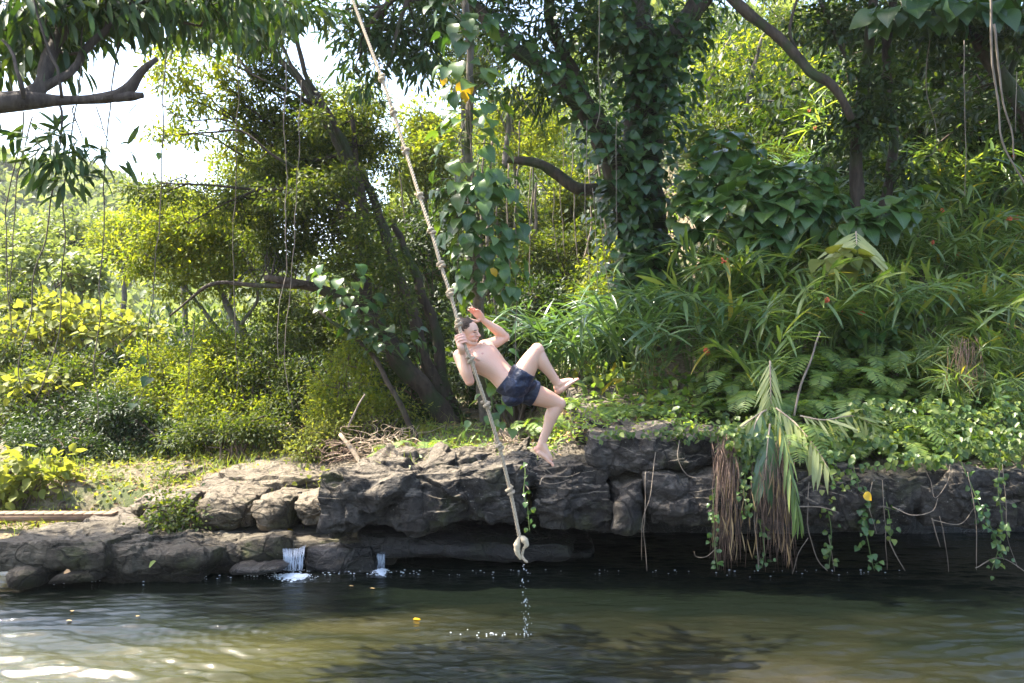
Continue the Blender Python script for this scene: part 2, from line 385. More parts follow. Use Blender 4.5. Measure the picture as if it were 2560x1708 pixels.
a.obj('water', m, smooth=True)['kind'] = 'structure'

# ---------------------------------------------------------------- rocks
def rock(name, label, c4, d0, d1, mat='rock', rnd=.35, amp=.10, seed=1, res=56, fac=.42, group=None, cat='rock', freq=1.0, tilt=0, terr=None):
    """c4: screen box corners (px,py) TL,TR,BR,BL at front depth d0; runs back to d1."""
    c4 = [P(x, y, d0) for x, y in c4]
    n = res; s = np.linspace(-1, 1, n); Vs = []; Ls = []; base = 0; a = Acc()
    g1, g2 = np.meshgrid(s, s, indexing='ij')
    for ax in range(3):
        for sg in (-1, 1):
            p = np.zeros((n, n, 3)); p[..., ax] = sg; p[..., (ax+1) % 3] = g1*(1 if sg > 0 else -1)
            p[..., (ax+2) % 3] = g2
            Vs.append(p.reshape(-1, 3))
            i, j = np.meshgrid(np.arange(n-1), np.arange(n-1), indexing='ij')
            Ls.append((np.stack([i*n+j, (i+1)*n+j, (i+1)*n+j+1, i*n+j+1], -1)+base).reshape(-1)); base += n*n
    p = np.concatenate(Vs); sph = p*np.sqrt(np.maximum(1-p[:, [1, 2, 0]]**2/2-p[:, [2, 0, 1]]**2/2+p[:, [1, 2, 0]]**2*p[:, [2, 0, 1]]**2/3, 0))
    q = p*(1-rnd)+sph*rnd*1.12
    u = (q[:, 0]+1)/2; w_ = (q[:, 2]+1)/2; t = (q[:, 1]+1)/2
    u = u[:, None]; w_ = w_[:, None]
    TL, TR, BR, BL = c4
    fr = (TL*(1-u)+TR*u)*w_+(BL*(1-u)+BR*u)*(1-w_)
    V = fr.copy(); V[:, 1] = d0+(d1-d0)*t
    V[:, 2] += tilt*(V[:, 1]-d0)
    ctr = V.mean(0); nrm = norm(q)
    so = np.array([seed*7.3, seed*3.1, seed*5.7])
    st = (V+so)*np.array([1.1, 1.1, 1.8])*freq
    big = fbm(st, 3, seed); ridge = 1-2*np.abs(fbm(st*1.7, 3, seed+50))
    # terraces: horizontal bedding and blocky facets
    bed = fbm((V+so)*np.array([.5, .5, 5.5])*freq, 2, seed+9)
    cell = np.round(fbm(st*1.5, 2, seed+80)*3)/3
    fine = fbm(st*6, 3, seed+30)
    dsp = amp*(big*.7+ridge*.35+bed*.4+cell*.55)+amp*.22*fine
    gg = np.random.default_rng(seed+1000); lo, hi = V.min(0), V.max(0)
    for sp_, am, mx_ in ((.55, .10*fac, 90), (.2, .035*fac, 300)):
        k = int(min(mx_, max(12, 2.2*((hi-lo)[0]*(hi-lo)[2]*2+(hi-lo)[0]*1.2)/sp_**2))); C_ = gg.uniform([lo[0], lo[1], lo[2]], [hi[0], min(hi[1], lo[1]+1.3), hi[2]], (k, 3))
        wv = V+np.stack([fbm(V*2.5+s_, 2, seed+s_) for s_ in (1, 2, 3)], -1)*sp_*.35; wv[:, 2] *= 1.35; C2 = C_.copy(); C2[:, 2] *= 1.35
        best = np.zeros(len(V), int)
        for c0 in range(0, len(V), 8000): best[c0:c0+8000] = ((wv[c0:c0+8000, None]-C2[None])**2).sum(-1).argmin(1)
        off = gg.normal(size=k)*am*.55; tl = gg.normal(size=(k, 3))*am/sp_*.9
        dsp = dsp+off[best]*amp/.09+((V-C_[best])*tl[best]).sum(-1).clip(-am, am)*amp/.09
    V = V+nrm*dsp[:, None]
    a.add(V, np.concatenate(Ls), [4]*(6*(n-1)**2))
    o = a.obj(name, M[mat], smooth=True, origin=[ctr[0], ctr[1], V[:, 2].min()])
    # weld the seams
    import bmesh
    bm = bmesh.new(); bm.from_mesh(o.data); bmesh.ops.remove_doubles(bm, verts=bm.verts, dist=1e-4); bmesh.ops.smooth_vert(bm, verts=bm.verts, factor=.5, use_axis_x=True, use_axis_y=True, use_axis_z=True); bmesh.ops.recalc_face_normals(bm, faces=bm.faces); bm.to_mesh(o.data); bm.free()
    return tag(o, label, cat, group)
G1 = 'big basalt blocks along the pool wall'
# the overhanging wall on the right half, block by block
rock('rock_block', 'long dark rock block of the pool wall behind the lower end of the rope', [(800, 1218), (1320, 1170), (1325, 1332), (800, 1322)], 9.15, 12.4, rnd=.16, amp=.13, seed=3, res=150, group=G1)
rock('rock_block', 'dark rock block right of the deep crack, under the lower foot of the man', [(1318, 1165), (1530, 1155), (1525, 1338), (1350, 1330)], 9.2, 12.4, rnd=.2, amp=.10, seed=5, res=110, group=G1)
rock('rock_block', 'narrow upright rock block between two dark cracks', [(1535, 1215), (1615, 1200), (1612, 1345), (1532, 1350)], 9.05, 12.2, rnd=.25, amp=.07, seed=8, res=46, group=G1)
rock('rock_slab', 'layered dark rock slab on top of the wall, left of the hanging dry fronds', [(1475, 1108), (1815, 1092), (1830, 1178), (1490, 1200)], 9.2, 12.4, tilt=.12, rnd=.22, amp=.09, seed=11, res=110, group=G1)
rock('rock_block', 'grey lichen-specked rock block just left of the hanging dry fronds', [(1600, 1185), (1880, 1185), (1880, 1320), (1620, 1335)], 9.0, 12.4, rnd=.3, amp=.09, seed=13, res=100, group=G1)
rock('rock_block', 'pitted rock block behind the hanging vines, right of the green frond', [(1870, 1190), (2330, 1170), (2330, 1322), (1870, 1318)], 9.0, 12.4, tilt=.12, rnd=.28, amp=.09, seed=17, res=130, group=G1)
rock('rock_block', 'rightmost pale rock block of the wall at the edge of the photo', [(2310, 1185), (2760, 1165), (2760, 1325), (2310, 1330)], 8.95, 12.4, tilt=.12, rnd=.3, amp=.09, seed=19, res=100, group=G1)
# the recess under the overhang, its shade put into the dark rock colour
rock('recessed_rock', 'wet rock recess under the overhanging wall, its shade in the dark colour', [(1250, 1290), (3100, 1290), (3100, 1500), (1250, 1500)], 11.5, 12.6, 'rock_wet', rnd=.1, amp=.07, seed=23, res=60)
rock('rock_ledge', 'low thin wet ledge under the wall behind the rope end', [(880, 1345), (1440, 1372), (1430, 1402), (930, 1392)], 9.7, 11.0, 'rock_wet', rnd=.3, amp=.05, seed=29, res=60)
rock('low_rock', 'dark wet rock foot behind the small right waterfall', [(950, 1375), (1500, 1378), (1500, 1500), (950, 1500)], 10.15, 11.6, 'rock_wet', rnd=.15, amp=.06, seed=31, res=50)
# middle tier boulders, left
G2 = 'boulders of the middle tier'
rock('boulder', 'brown boulder at the right end of the middle tier beside the long wall block', [(722, 1262), (842, 1240), (850, 1325), (722, 1322)], 9.9, 11.4, 'rock_tan', rnd=.5, amp=.07, seed=33, res=46, group=G2)
rock('boulder', 'sunlit tan boulder between two darker middle tier boulders', [(632, 1262), (722, 1258), (722, 1322), (640, 1322)], 10.0, 11.4, 'rock_tan', rnd=.5, amp=.06, seed=35, res=46, group=G2)
rock('boulder', 'wide shaded boulder right of the ivy patch', [(480, 1250), (625, 1252), (632, 1325), (480, 1325)], 10.1, 11.6, 'rock_tan', rnd=.42, amp=.06, seed=37, res=50, group=G2)
rock('boulder', 'boulder half covered by trailing green ivy', [(360, 1255), (480, 1245), (480, 1322), (355, 1320)], 10.2, 11.6, 'rock_tan', rnd=.42, amp=.06, seed=39, res=46, group=G2)
rock('boulder', 'leftmost mossy boulder beside the end of the wooden bench', [(305, 1262), (368, 1252), (362, 1310), (318, 1305)], 10.5, 11.6, 'rock_tan', rnd=.5, amp=.05, seed=41, res=36, group=G2)
rock('boulder', 'small upright grey stone at the left end of the dark overhang', [(820, 1318), (852, 1315), (858, 1352), (816, 1352)], 9.5, 9.9, 'rock', rnd=.8, amp=.02, seed=43, res=26)
# bank slabs behind the tier (sunlit tops)
rock('rock_slab', 'sunlit flat rock slab on the bank above the sunlit tan boulder', [(480, 1205), (905, 1190), (905, 1262), (480, 1262)], 10.9, 13.2, 'rock_tan', rnd=.25, amp=.08, seed=45, res=60)
rock('rock_slab', 'sunlit sloping rock slab behind the wooden bench end', [(205, 1218), (480, 1172), (480, 1262), (180, 1262)], 11.9, 14.4, 'rock_tan', rnd=.35, amp=.09, seed=47, res=50)
# low shelf by the water
G3 = 'low rocks of the left shelf'
rock('rock_shelf', 'broad flat rock shelf at the left edge above the water', [(-60, 1350), (265, 1350), (258, 1432), (-60, 1440)], 8.9, 10.7, 'rock_low', rnd=.3, fac=.3, tilt=-.085, amp=.06, seed=51, res=110, group=G3)
rock('rock_shelf', 'long brown rock shelf sloping to the water between the left shelf and the big waterfall', [(215, 1358), (545, 1378), (500, 1462), (228, 1470)], 9.1, 10.7, 'rock_low', rnd=.35, tilt=-.08, amp=.07, seed=53, res=110, group=G3)
rock('boulder', 'smooth olive boulder just left of the big waterfall', [(440, 1368), (712, 1345), (706, 1440), (425, 1448)], 9.5, 10.7, 'rock_low', rnd=.5, fac=.2, amp=.06, tilt=-.05, seed=55, res=90, group=G3)
rock('boulder', 'dark wet boulder between the two waterfalls', [(756, 1370), (944, 1360), (945, 1450), (752, 1452)], 9.55, 10.5, 'rock_wet', rnd=.45, amp=.05, seed=57, res=56, group=G3)
rock('stone', 'rounded stone half in the water below the left shelf', [(10, 1425), (80, 1430), (90, 1475), (0, 1480)], 8.75, 9.4, 'rock_low', rnd=.7, amp=.03, seed=59, res=36, group=G3)
rock('stone', 'flat sunlit stone lying at the waterline near the left edge', [(135, 1434), (225, 1434), (240, 1462), (100, 1466)], 8.8, 9.4, 'rock_low', rnd=.4, amp=.03, seed=61, res=36, group=G3)
rock('stone', 'small dark stone wedged between the two waterline stones', [(75, 1420), (130, 1425), (128, 1460), (85, 1462)], 8.95, 9.4, 'rock', rnd=.6, amp=.03, seed=63, res=30, group=G3)
rock('stone', 'low wet stone in front of the big waterfall', [(575, 1420), (705, 1414), (712, 1440), (560, 1446)], 9.15, 9.6, 'rock_wet', rnd=.6, amp=.03, seed=65, res=36, group=G3)
rock('rock_slab', 'dark squared rock slab under the end of the wooden bench', [(205, 1300), (420, 1306), (420, 1335), (205, 1335)], 10.3, 11.2, 'rock', rnd=.25, amp=.05, seed=67, res=40)
rock('rock_bed', 'flat leaf-strewn stream bed rock above the big waterfall', [(500, 1357), (1000, 1352), (1000, 1420), (500, 1420)], 9.75, 11.6, 'rock_low', rnd=.2, amp=.03, seed=69, res=50)
# ---------------------------------------------------------------- leaf templates: x along the leaf, y across, z up
def tmpl_strip(ws, zs=None, fold=.12, droop=0.0):
    """leaf from base to tip with half widths ws at even steps; folded along the midrib, curved down"""
    n = len(ws); x = np.linspace(0, 1, n); zs = -droop*x**2 if zs is None else np.asarray(zs)
    V = []; L = []; C = []; U = []
    for k in range(n):
        V += [[x[k], 0, zs[k]], [x[k], ws[k], zs[k]+fold*ws[k]], [x[k], -ws[k], zs[k]+fold*ws[k]]]
    uv = np.array(V)[:, :2]/np.array([1, 2*max(ws)]); uv = np.stack([uv[:, 0], uv[:, 1]], -1)
    for k in range(n-1):
        b = 3*k
        L += [b, b+3, b+4, b+1, b, b+2, b+5, b+3]; C += [4, 4]
    L = np.array(L); return np.array(V), L, np.array(C), uv[L]
def tmpl_diamond(w, fold=.25):
    V = np.array([[0, 0, 0], [.45, -w, fold*w], [1, 0, -.05], [.45, w, fold*w]]); L = np.array([0, 1, 2, 0, 2, 3])
    return V, L, np.array([3, 3]), V[L][:, :2]
def tmpl_hex(w, fold=.2, droop=.12):
    V = np.array([[0, 0, 0], [.3, -w, fold*w], [.72, -w*.72, fold*w-droop*.5], [1, 0, -droop], [.72, w*.72, fold*w-droop*.5], [.3, w, fold*w]])
    L = np.array([0, 1, 2, 3, 0, 3, 4, 5]); return V, L, np.array([4, 4]), V[L][:, :2]
T = {
 'dia': tmpl_diamond(.23), 'dia_round': tmpl_diamond(.34), 'hex': tmpl_hex(.21), 'round': tmpl_hex(.36), 'long': tmpl_strip([.0, .09, .115, .09, .0], fold=.25, droop=.28),
 'heart': tmpl_strip([.24, .40, .45, .44, .38, .27, .14, .0], zs=[0, .03, .03, 0, -.04, -.10, -.18, -.27], fold=.22),
 'blade': tmpl_strip([.006, .045, .055, .045, .026, .0], fold=.35, droop=.24),
 'blade_flat': tmpl_strip([.008, .05, .055, .04, .0], fold=.3, droop=.12),
 'pinna': tmpl_strip([.05, .10, .08, .0], fold=.1, droop=.12),
 'grass': tmpl_strip([.012, .013, .0], fold=.2, droop=.45),
 'broad': tmpl_strip([.05, .16, .2, .17, .09, 0.], zs=[0, .04, .03, -.04, -.16, -.3], fold=.25),
}
def leaves(acc, kind, pos, axis, up, size, wscale=1.0):
    V, L, C, U = T[kind]
    pos = np.asarray(pos, float); m = len(pos)
    if m == 0: return
    a = norm(np.asarray(axis, float)); n = np.asarray(up, float); n = norm(n-a*(a*n).sum(-1, keepdims=True)); b = np.cross(n, a)
    s = np.broadcast_to(np.asarray(size, float), (m,))[:, None, None]
    W = pos[:, None]+s*(V[None, :, 0:1]*a[:, None]+V[None, :, 1:2]*wscale*b[:, None]+V[None, :, 2:3]*n[:, None])
    k = len(V); LL = (L[None]+np.arange(m)[:, None]*k).ravel()
    acc.add(W.reshape(-1, 3), LL, np.tile(C, m), np.tile(U, (m, 1)))

AREA = {'dia': .23, 'dia_round': .34, 'hex': .27, 'round': .46, 'long': .14, 'heart': .5, 'broad': .25}
def crown(acc, clumps, kind, size, cov=2.4, sub=.3, g=None, down=.25, twigs=None, limb=None, flat=1.0, hang=False):
    """leafy clumps. clumps: rows of (px, py, depth, rx_px, rz_px[, cover factor])"""
    g = g or rng; lp = limb
    for c in clumps:
        px, py, d, rx, rz = c[:5]; cv = cov*(c[5] if len(c) > 5 else 1)
        ctr = P(px, py, d); RX = rx*d/F; RZ = rz*d/F; RY = .75*(RX+RZ)/2
        n = int(cv*np.pi*RX*RZ/(.55*AREA[kind]*size*size))
        per = max(6, int(1.1*sub*sub/(size*size*AREA[kind])*1.6)); ns = max(2, n//per)
        q = norm(g.normal(size=(ns, 3)))*(g.uniform(.05, 1, (ns, 1))**.42)
        q = q*(1+.5*vnoise(q*2.3+px*.37+py*.11, 5))[:, None]
        sc = ctr+q*np.array([RX, RY, RZ])
        sr = sub*g.uniform(.6, 1.3, ns)
        idx = g.integers(0, ns, n)
        off = g.normal(size=(n, 3))*.5; off = off*np.array([1, 1, .7*flat])
        pos = sc[idx]+off*sr[idx][:, None]
        outw = norm(off+.3*q[idx])
        ax = outw*.9+g.normal(size=(n, 3))*.45+np.array([0, 0, -down])
        if hang: ax = outw*.5+g.normal(size=(n, 3))*.25+np.array([0, 0, -1.0])
        up = g.normal(size=(n, 3))*.55+np.array([0, 0, 1.0])+outw*(.3 if not hang else 1.2)
        leaves(acc, kind, pos, ax, up, size*g.uniform(.65, 1.25, n))
        if twigs is not None:
            m = min(ns, max(3, int(ns*.35))); pick = g.choice(ns, m, replace=False)
            for k in pick:
                e = sc[k]
                if lp is not None and len(lp):
                    dd = np.linalg.norm(lp-e, axis=1)+g.uniform(0, .6, len(lp)); s_ = lp[dd.argmin()]
                    if np.linalg.norm(s_-e) > 3.0: s_ = ctr+(e-ctr)*.15
                else: s_ = ctr+np.array([0, 0, -RZ*.8])
                L_ = np.linalg.norm(e-s_)
                if L_ < .15: continue
                mid1 = s_+(e-s_)*.35+g.normal(size=3)*.09*L_; mid2 = s_+(e-s_)*.7+g.normal(size=3)*.08*L_+np.array([0, 0, .05*L_])
                pp = spline([s_, mid1, mid2, e], 7); r0 = min(.03, .006+.008*L_)
                tube(twigs, pp, np.linspace(r0, .003, 7), 4, caps=False)
                # fine side twigs
                for _ in range(2):
                    t0 = pp[g.integers(2, 6)]; t1 = t0+norm(e-s_+g.normal(size=3)*L_*.9)*g.uniform(.15, .4)
                    tube(twigs, spline([t0, (t0+t1)/2+g.normal(size=3)*.03, t1], 4), np.linspace(.005, .002, 4), 3, caps=False)

def limbs_acc(acc, limbs, sides=12, rough=.07, wob=.02):
    pts_all = []
    for lb in limbs:
        rows = np.array([[*P(x, y, d), r*d/F] for x, y, d, r in lb])
        n = max(8, int(np.linalg.norm(np.diff(rows[:, :3], axis=0), axis=1).sum()/.12))
        s = spline(rows, n); g = np.random.default_rng(int(abs(lb[0][0]*7+lb[0][1]+lb[-1][0])) % 9973)
        wv = fbm(s[:, :3]*2.5+g.uniform(0, 50), 2, 3)[:, None]*np.array([1, .6, .4])*wob*2
        s[:, :3] += wv*sst(np.linspace(0, 1, n), 0, .15)[:, None]
        tube(acc, s[:, :3], np.maximum(s[:, 3], .003), sides, rough, seed=5)
        pts_all.append(s[::2, :3])
    return np.concatenate(pts_all)

def tree(name, label, cat, limbs=(), clumps=(), kind='hex', size=.1, mat='mid', bark='bark', cov=2.4, sub=.3, group=None, seed=0, down=.25, base=None, extra=None, sides=12, hang=False, twig=True, trunk_name='trunk', crown_name='crown'):
    g = np.random.default_rng(seed)
    if base is None:
        if limbs: base = P(*limbs[0][0][:3])
        else:
            c = clumps[0]; base = P(c[0], c[1], c[2]); base[2] = gz(base[0], base[1])
    o = empty(name, base, label, cat, group)
    wood = Acc(); lp = None
    if limbs: lp = limbs_acc(wood, limbs, sides)
    tw = wood if twig else None
    cr = Acc(); crown(cr, clumps, kind, size, cov, sub, g, down, tw, lp, hang=hang)
    wood.obj(trunk_name, M[bark], o, smooth=True)
    if cr.V: cr.obj(crown_name, M[mat], o)
    if extra:
        for nm, cl, kd, sz, mt, cv in extra:
            for c1 in cl:
                e = Acc(); crown(e, [c1], kd, sz, cv, .2, g, .5); e.obj(nm, M[mt], o)
    return o, lp

def bush(label, clumps, kind='hex', size=.09, mat='mid', cov=2.6, seed=0, group='shrubs on the far bank', name='shrub', bark='twig', sub=.28, cat='shrub', down=.2):
    """shrub with several stems rising from the ground into the clumps"""
    c = np.array([cc[:5] for cc in clumps], float)
    k = c[:, 1].argmax(); b = P(c[k, 0], c[k, 1], c[k, 2]); b[2] = gz(b[0], b[1])
    g = np.random.default_rng(seed+900); o = empty(name, b, label, cat, group)
    w_ = Acc(); pts = []
    for cc in clumps:
        e = P(*cc[:3])
        for _ in range(3):
            s0 = b+np.array([g.normal()*.15, g.normal()*.15, -.1]); e2 = e+g.normal(size=3)*.25*cc[3]*cc[2]/F
            q = spline([s0, s0*.6+e2*.4+np.array([0, 0, .2])+g.normal(size=3)*.1, e2], 14)
            tube(w_, q, np.linspace(.028, .008, 14), 6, .08, caps=False); pts.append(q)
    cr = Acc(); crown(cr, clumps, kind, size, cov, sub, g, down, w_, np.concatenate(pts))
    w_.obj('stem', M[bark], o, smooth=True); cr.obj('foliage', M[mat], o)
    return o

# ---------------------------------------------------------------- far background
gF = 'forest trees behind the bank'
def far_tree(label, px, py, d, rx, rz, mat, seed, kind='dia', size=.17, cov=2.6, base_py=None, lean=0, trunk_r=7, bark='bark_grey', nclump=9, group=gF):
    g = np.random.default_rng(seed)
    x0 = P(px, py, d)[0]; by = base_py if base_py else 854-(gz(x0, d)-CAMZ)/d*F
    lb = [[(px-lean, by+20, d, trunk_r*1.3), (px-lean*.4, (by+py)/2, d, trunk_r), (px, py, d, trunk_r*.6), (px+lean*.3, py-rz*.7, d, 2)]]
    for k in range(5):
        t = g.uniform(.1, .9); sx = px-lean*.4*(1-t); sy = (by+py)/2*(1-t)+(py-rz*.3)*t
        ex = px+g.uniform(-1, 1)*rx*.85; ey = py+g.uniform(-.9, .3)*rz
        lb.append([(sx, sy, d, trunk_r*.5), ((sx+ex)/2+g.normal()*12, (sy+ey)/2+8, d+g.normal()*.4, trunk_r*.35), (ex, ey, d+g.normal()*.8, 1.5)])
    cl = []
    for k in range(nclump):
        q = norm(g.normal(size=3))*g.uniform(.3, 1)**.5
        s = g.uniform(.32, .5)
        cl.append((px+q[0]*rx*.75, py-q[2]*rz*.75, d+q[1]*rx*d/F*.6, rx*s, rz*s*.85))
    return tree('tree', label, 'tree', lb, cl, kind, size, mat, bark, cov, sub=.4, group=group, seed=seed, sides=6)

# tall forest wall far behind (d 22-32)
F_ = [
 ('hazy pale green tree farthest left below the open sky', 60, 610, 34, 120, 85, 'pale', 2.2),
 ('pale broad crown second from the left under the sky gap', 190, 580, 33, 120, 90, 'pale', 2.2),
 ('bright green rounded tree top in front of the far hill', 320, 590, 30, 110, 90, 'bright', 2.2),
 ('yellow-green sunlit tree top under the horizontal leafy branch', 450, 560, 26, 130, 120, 'bright', 2.6),
 ('sunlit tree top rising into the sky gap left of the leaning trunks', 590, 480, 25, 120, 110, 'bright', 2.6),
 ('green tree crown behind the leaning trunks, left of the rope', 760, 420, 24, 140, 150, 'mid', 2.6),
 ('bright crown behind the upper rope, below the right sky gap', 900, 330, 23, 130, 110, 'bright', 2.4),
 ('yellow-lit tree crown behind the vine trunk', 1060, 380, 23, 150, 150, 'bright', 2.4),
 ('dark green crown behind the middle of the rope', 980, 620, 22, 150, 150, 'mid', 2.6),
 ('pale sunlit tree crown with sky glints right of the vine trunk', 1280, 330, 27, 140, 130, 'bright', 1.7),
 ('mid green tree crown low behind the vine trunk', 1250, 560, 22, 150, 130, 'mid', 2.4),
 ('sunlit crown framed between the two limbs of the ivy tree', 1420, 480, 24, 140, 140, 'bright', 2.2),
 ('hazy bright tree right of the ivy tree', 1790, 230, 27, 120, 130, 'pale', 1.5),
 ('pale leafy tree behind the slanting bare limb', 1930, 300, 27, 130, 130, 'bright', 1.8),
 ('grey green shaded tree low right of the ivy tree', 1850, 430, 25, 130, 90, 'mid', 2.2),
 ('shaded tree crown behind the right thicket', 2100, 330, 24, 140, 160, 'dark', 2.6),
 ('dim green crown high at the right edge', 2330, 250, 23, 170, 170, 'mid', 2.4),
 ('dark crown at the far right edge above the slope', 2520, 330, 22, 150, 200, 'dark', 2.6),
 ('high crown above the right slope near the top edge', 2250, 60, 24, 180, 120, 'dark', 2.2),
 ('high bright crown above the ivy tree left limb', 1150, 150, 25, 150, 100, 'mid', 2.2),
 ('crown with bright gaps at the top behind the slanting limb', 2000, 60, 26, 120, 90, 'mid', 1.8),
]
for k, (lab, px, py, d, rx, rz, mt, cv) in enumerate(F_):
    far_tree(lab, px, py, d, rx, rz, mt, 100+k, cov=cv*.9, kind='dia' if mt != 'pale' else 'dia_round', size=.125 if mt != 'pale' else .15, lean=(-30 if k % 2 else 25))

# the forested far hill: one mass nobody could count
g = np.random.default_rng(77); a = Acc()
n = 5200; px = np.where(g.random(n) < .75, g.uniform(-300, 560, n), g.uniform(500, 2700, n)); d = g.uniform(60, 240, n)
x = (px-1280)/F*d; z = ground(x, d)
r = g.uniform(1.4, 3.2, n)
nl = 46; q = norm(g.normal(size=(n, nl, 3)))*g.uniform(.6, 1, (n, nl, 1)); q[..., 2] = np.abs(q[..., 2])*.9
pos = np.stack([x, d, z], -1)[:, None]+q*r[:, None, None]
leaves(a, 'dia_round', pos.reshape(-1, 3), (q+g.normal(size=q.shape)*.5).reshape(-1, 3), (q*.8+np.array([0, 0, .8])+g.normal(size=q.shape)*.3).reshape(-1, 3), np.repeat(r*.55, nl))
tag(a.obj('hill_forest', M['pale']), 'hazy wooded hillside far behind at the left', 'woodland', kind='stuff')  # pale leaf colour stands in for distance haze

g = np.random.default_rng(78); a = Acc()
n = 2600; px = g.uniform(-100, 2750, n); d = 17.5+30*g.random(n)**1.3; x = (px-1280)/F*d; z = ground(x, d)
keep = (z > 1.0) | (px < 700); x, d, z = x[keep], d[keep], z[keep]; n = len(x); r = g.uniform(.5, 1.3, n)*(1+.02*d)
nl = 60; q = norm(g.normal(size=(n, nl, 3)))*g.uniform(.4, 1, (n, nl, 1)); q[..., 2] = np.abs(q[..., 2])*1.3
pos = np.stack([x, d, z], -1)[:, None]+q*r[:, None, None]
leaves(a, 'dia', pos.reshape(-1, 3), (q+g.normal(size=q.shape)*.6).reshape(-1, 3), (q*.6+np.array([0, 0, .9])+g.normal(size=q.shape)*.4).reshape(-1, 3), g.uniform(.14, .26, n*nl))
tag(a.obj('undergrowth', M['dark']), 'green undergrowth covering the hillside behind the trees', 'undergrowth', kind='stuff')

# ---------------------------------------------------------------- near tree at upper left (branch, trunk and mango-like hanging leaves)
_nr = .8
nearT, nl = tree('tree', 'dark near tree at upper left with a broken horizontal branch and long drooping leaves', 'tree',
 [[(x, y, d, r*.8) for x, y, d, r in lb] for lb in [[(-260, 300, 6.6, 50), (-60, 262, 6.8, 42), (60, 252, 6.8, 30), (140, 252, 6.9, 18), (220, 250, 6.9, 15), (290, 240, 6.9, 19), (325, 215, 6.9, 17), (352, 182, 6.9, 13), (402, 145, 6.9, 7)],
  [(290, 243, 6.9, 16), (330, 240, 6.9, 15), (368, 236, 6.9, 10)],
  [(55, 250, 6.8, 26), (100, 222, 6.9, 24), (128, 170, 7.0, 23), (142, 110, 7.1, 21), (175, 50, 7.2, 19), (240, -40, 7.4, 16)],
  [(105, 222, 6.9, 14), (170, 180, 7.0, 13), (210, 120, 7.1, 12), (270, 60, 7.2, 11), (360, -20, 7.4, 9)],
  [(60, 245, 6.7, 7), (48, 180, 6.7, 6), (38, 125, 6.8, 5), (0, 90, 6.9, 4), (-40, 60, 7, 3)],
  [(155, 245, 6.7, 5), (150, 180, 6.7, 5), (130, 120, 6.7, 4), (100, 20, 6.7, 3), (85, -20, 6.7, 3)],
  [(150, 265, 6.85, 4), (143, 310, 6.8, 3.5), (138, 350, 6.8, 2.5)],
  [(185, 265, 6.85, 2.5), (190, 300, 6.8, 2), (205, 350, 6.8, 1.5)],
  [(240, 265, 6.85, 2), (262, 300, 6.8, 2), (275, 345, 6.75, 1.5), (280, 360, 6.75, 1)],
  [(340, 262, 6.85, 1.5), (322, 300, 6.8, 1.2), (350, 325, 6.8, 1)]]],
 [(60, 20, 7.0, 120, 60), (230, -10, 7.2, 130, 60), (390, -10, 7.4, 120, 60, 1.1), (300, 30, 7.2, 80, 26, .7), (120, 110, 7.3, 70, 60, .8), (20, 150, 7.4, 60, 80, .9), (150, 50, 7.8, 110, 60), (500, 20, 7.8, 90, 42), (560, -10, 7.6, 70, 36), (330, -20, 8.2, 160, 55), (60, 90, 7.8, 90, 60), (640, -10, 8.2, 90, 45), (200, 60, 8, 60, 36),
  (-180, -110, 10.4, 150, 90, 1.6), (-420, -70, 10.4, 160, 100, 1.6), (-680, -60, 10.3, 160, 110, 1.6), (-330, -240, 9.8, 200, 100, 1.2)],  # unseen clumps left of the frame, added to keep sun off the shelf
 'long', .2, 'mango', 'bark_near', cov=3.0, sub=.24, seed=3, down=.9,
 extra=[('leaf_spray', [(150, 395, 6.8, 62, 52, 1.7), (130, 350, 6.8, 40, 25, 1.2), (165, 440, 6.8, 42, 30, 1.2), (215, 405, 6.8, 40, 25, .5)], 'long', .17, 'mango', 1.5),
        ('leaf_spray', [(285, 385, 6.75, 36, 36, .8)], 'long', .17, 'mango', 1.3),
        ('leaf_spray', [(75, 315, 6.8, 35, 20, .5), (5, 370, 6.7, 26, 50, .8)], 'long', .19, 'mango', 1.4)])
# dark canopy over the top, behind the near tree
tree('tree', 'dark leafy crown hanging into the top edge between the two sky gaps', 'tree',
 [[(720, -160, 10.2, 12), (740, -60, 10.2, 9), (730, 10, 10.2, 5)], [(735, -60, 10.2, 6), (620, -10, 10.3, 4), (500, 30, 10.4, 2)], [(735, -60, 10.2, 6), (800, -30, 10.2, 4), (770, 20, 10.2, 2)]],
 [(750, 5, 10.2, 85, 48, 1.3), (620, 20, 10.4, 90, 60), (510, 60, 10.6, 80, 45, .9), (430, 95, 10.8, 60, 40, .7), (680, 80, 10.8, 60, 50, .8)],
 'long', .17, 'mango', 'bark', cov=2.2, sub=.28, seed=5, down=.5)
tree('tree', 'dark hanging crown to the right of the sky gap behind the upper rope', 'tree',
 [[(1150, -180, 11, 14), (1050, -60, 11, 10), (960, 20, 11, 7), (900, 100, 11, 3)], [(1050, -60, 11, 8), (1000, 60, 11, 5), (980, 160, 11, 2)], [(960, 20, 11, 5), (880, 20, 11, 3), (840, 40, 11, 2)]],
 [(880, 30, 11, 60, 55), (900, 110, 11.2, 62, 60), (930, 175, 11.2, 60, 40, .8), (985, 60, 11.4, 80, 75), (1060, 30, 11.5, 90, 70), (1090, 120, 11.6, 80, 60, .9), (1010, 150, 11.8, 60, 50, .8)],
 'long', .16, 'mango', 'bark', cov=2.1, sub=.3, seed=6, down=.45)

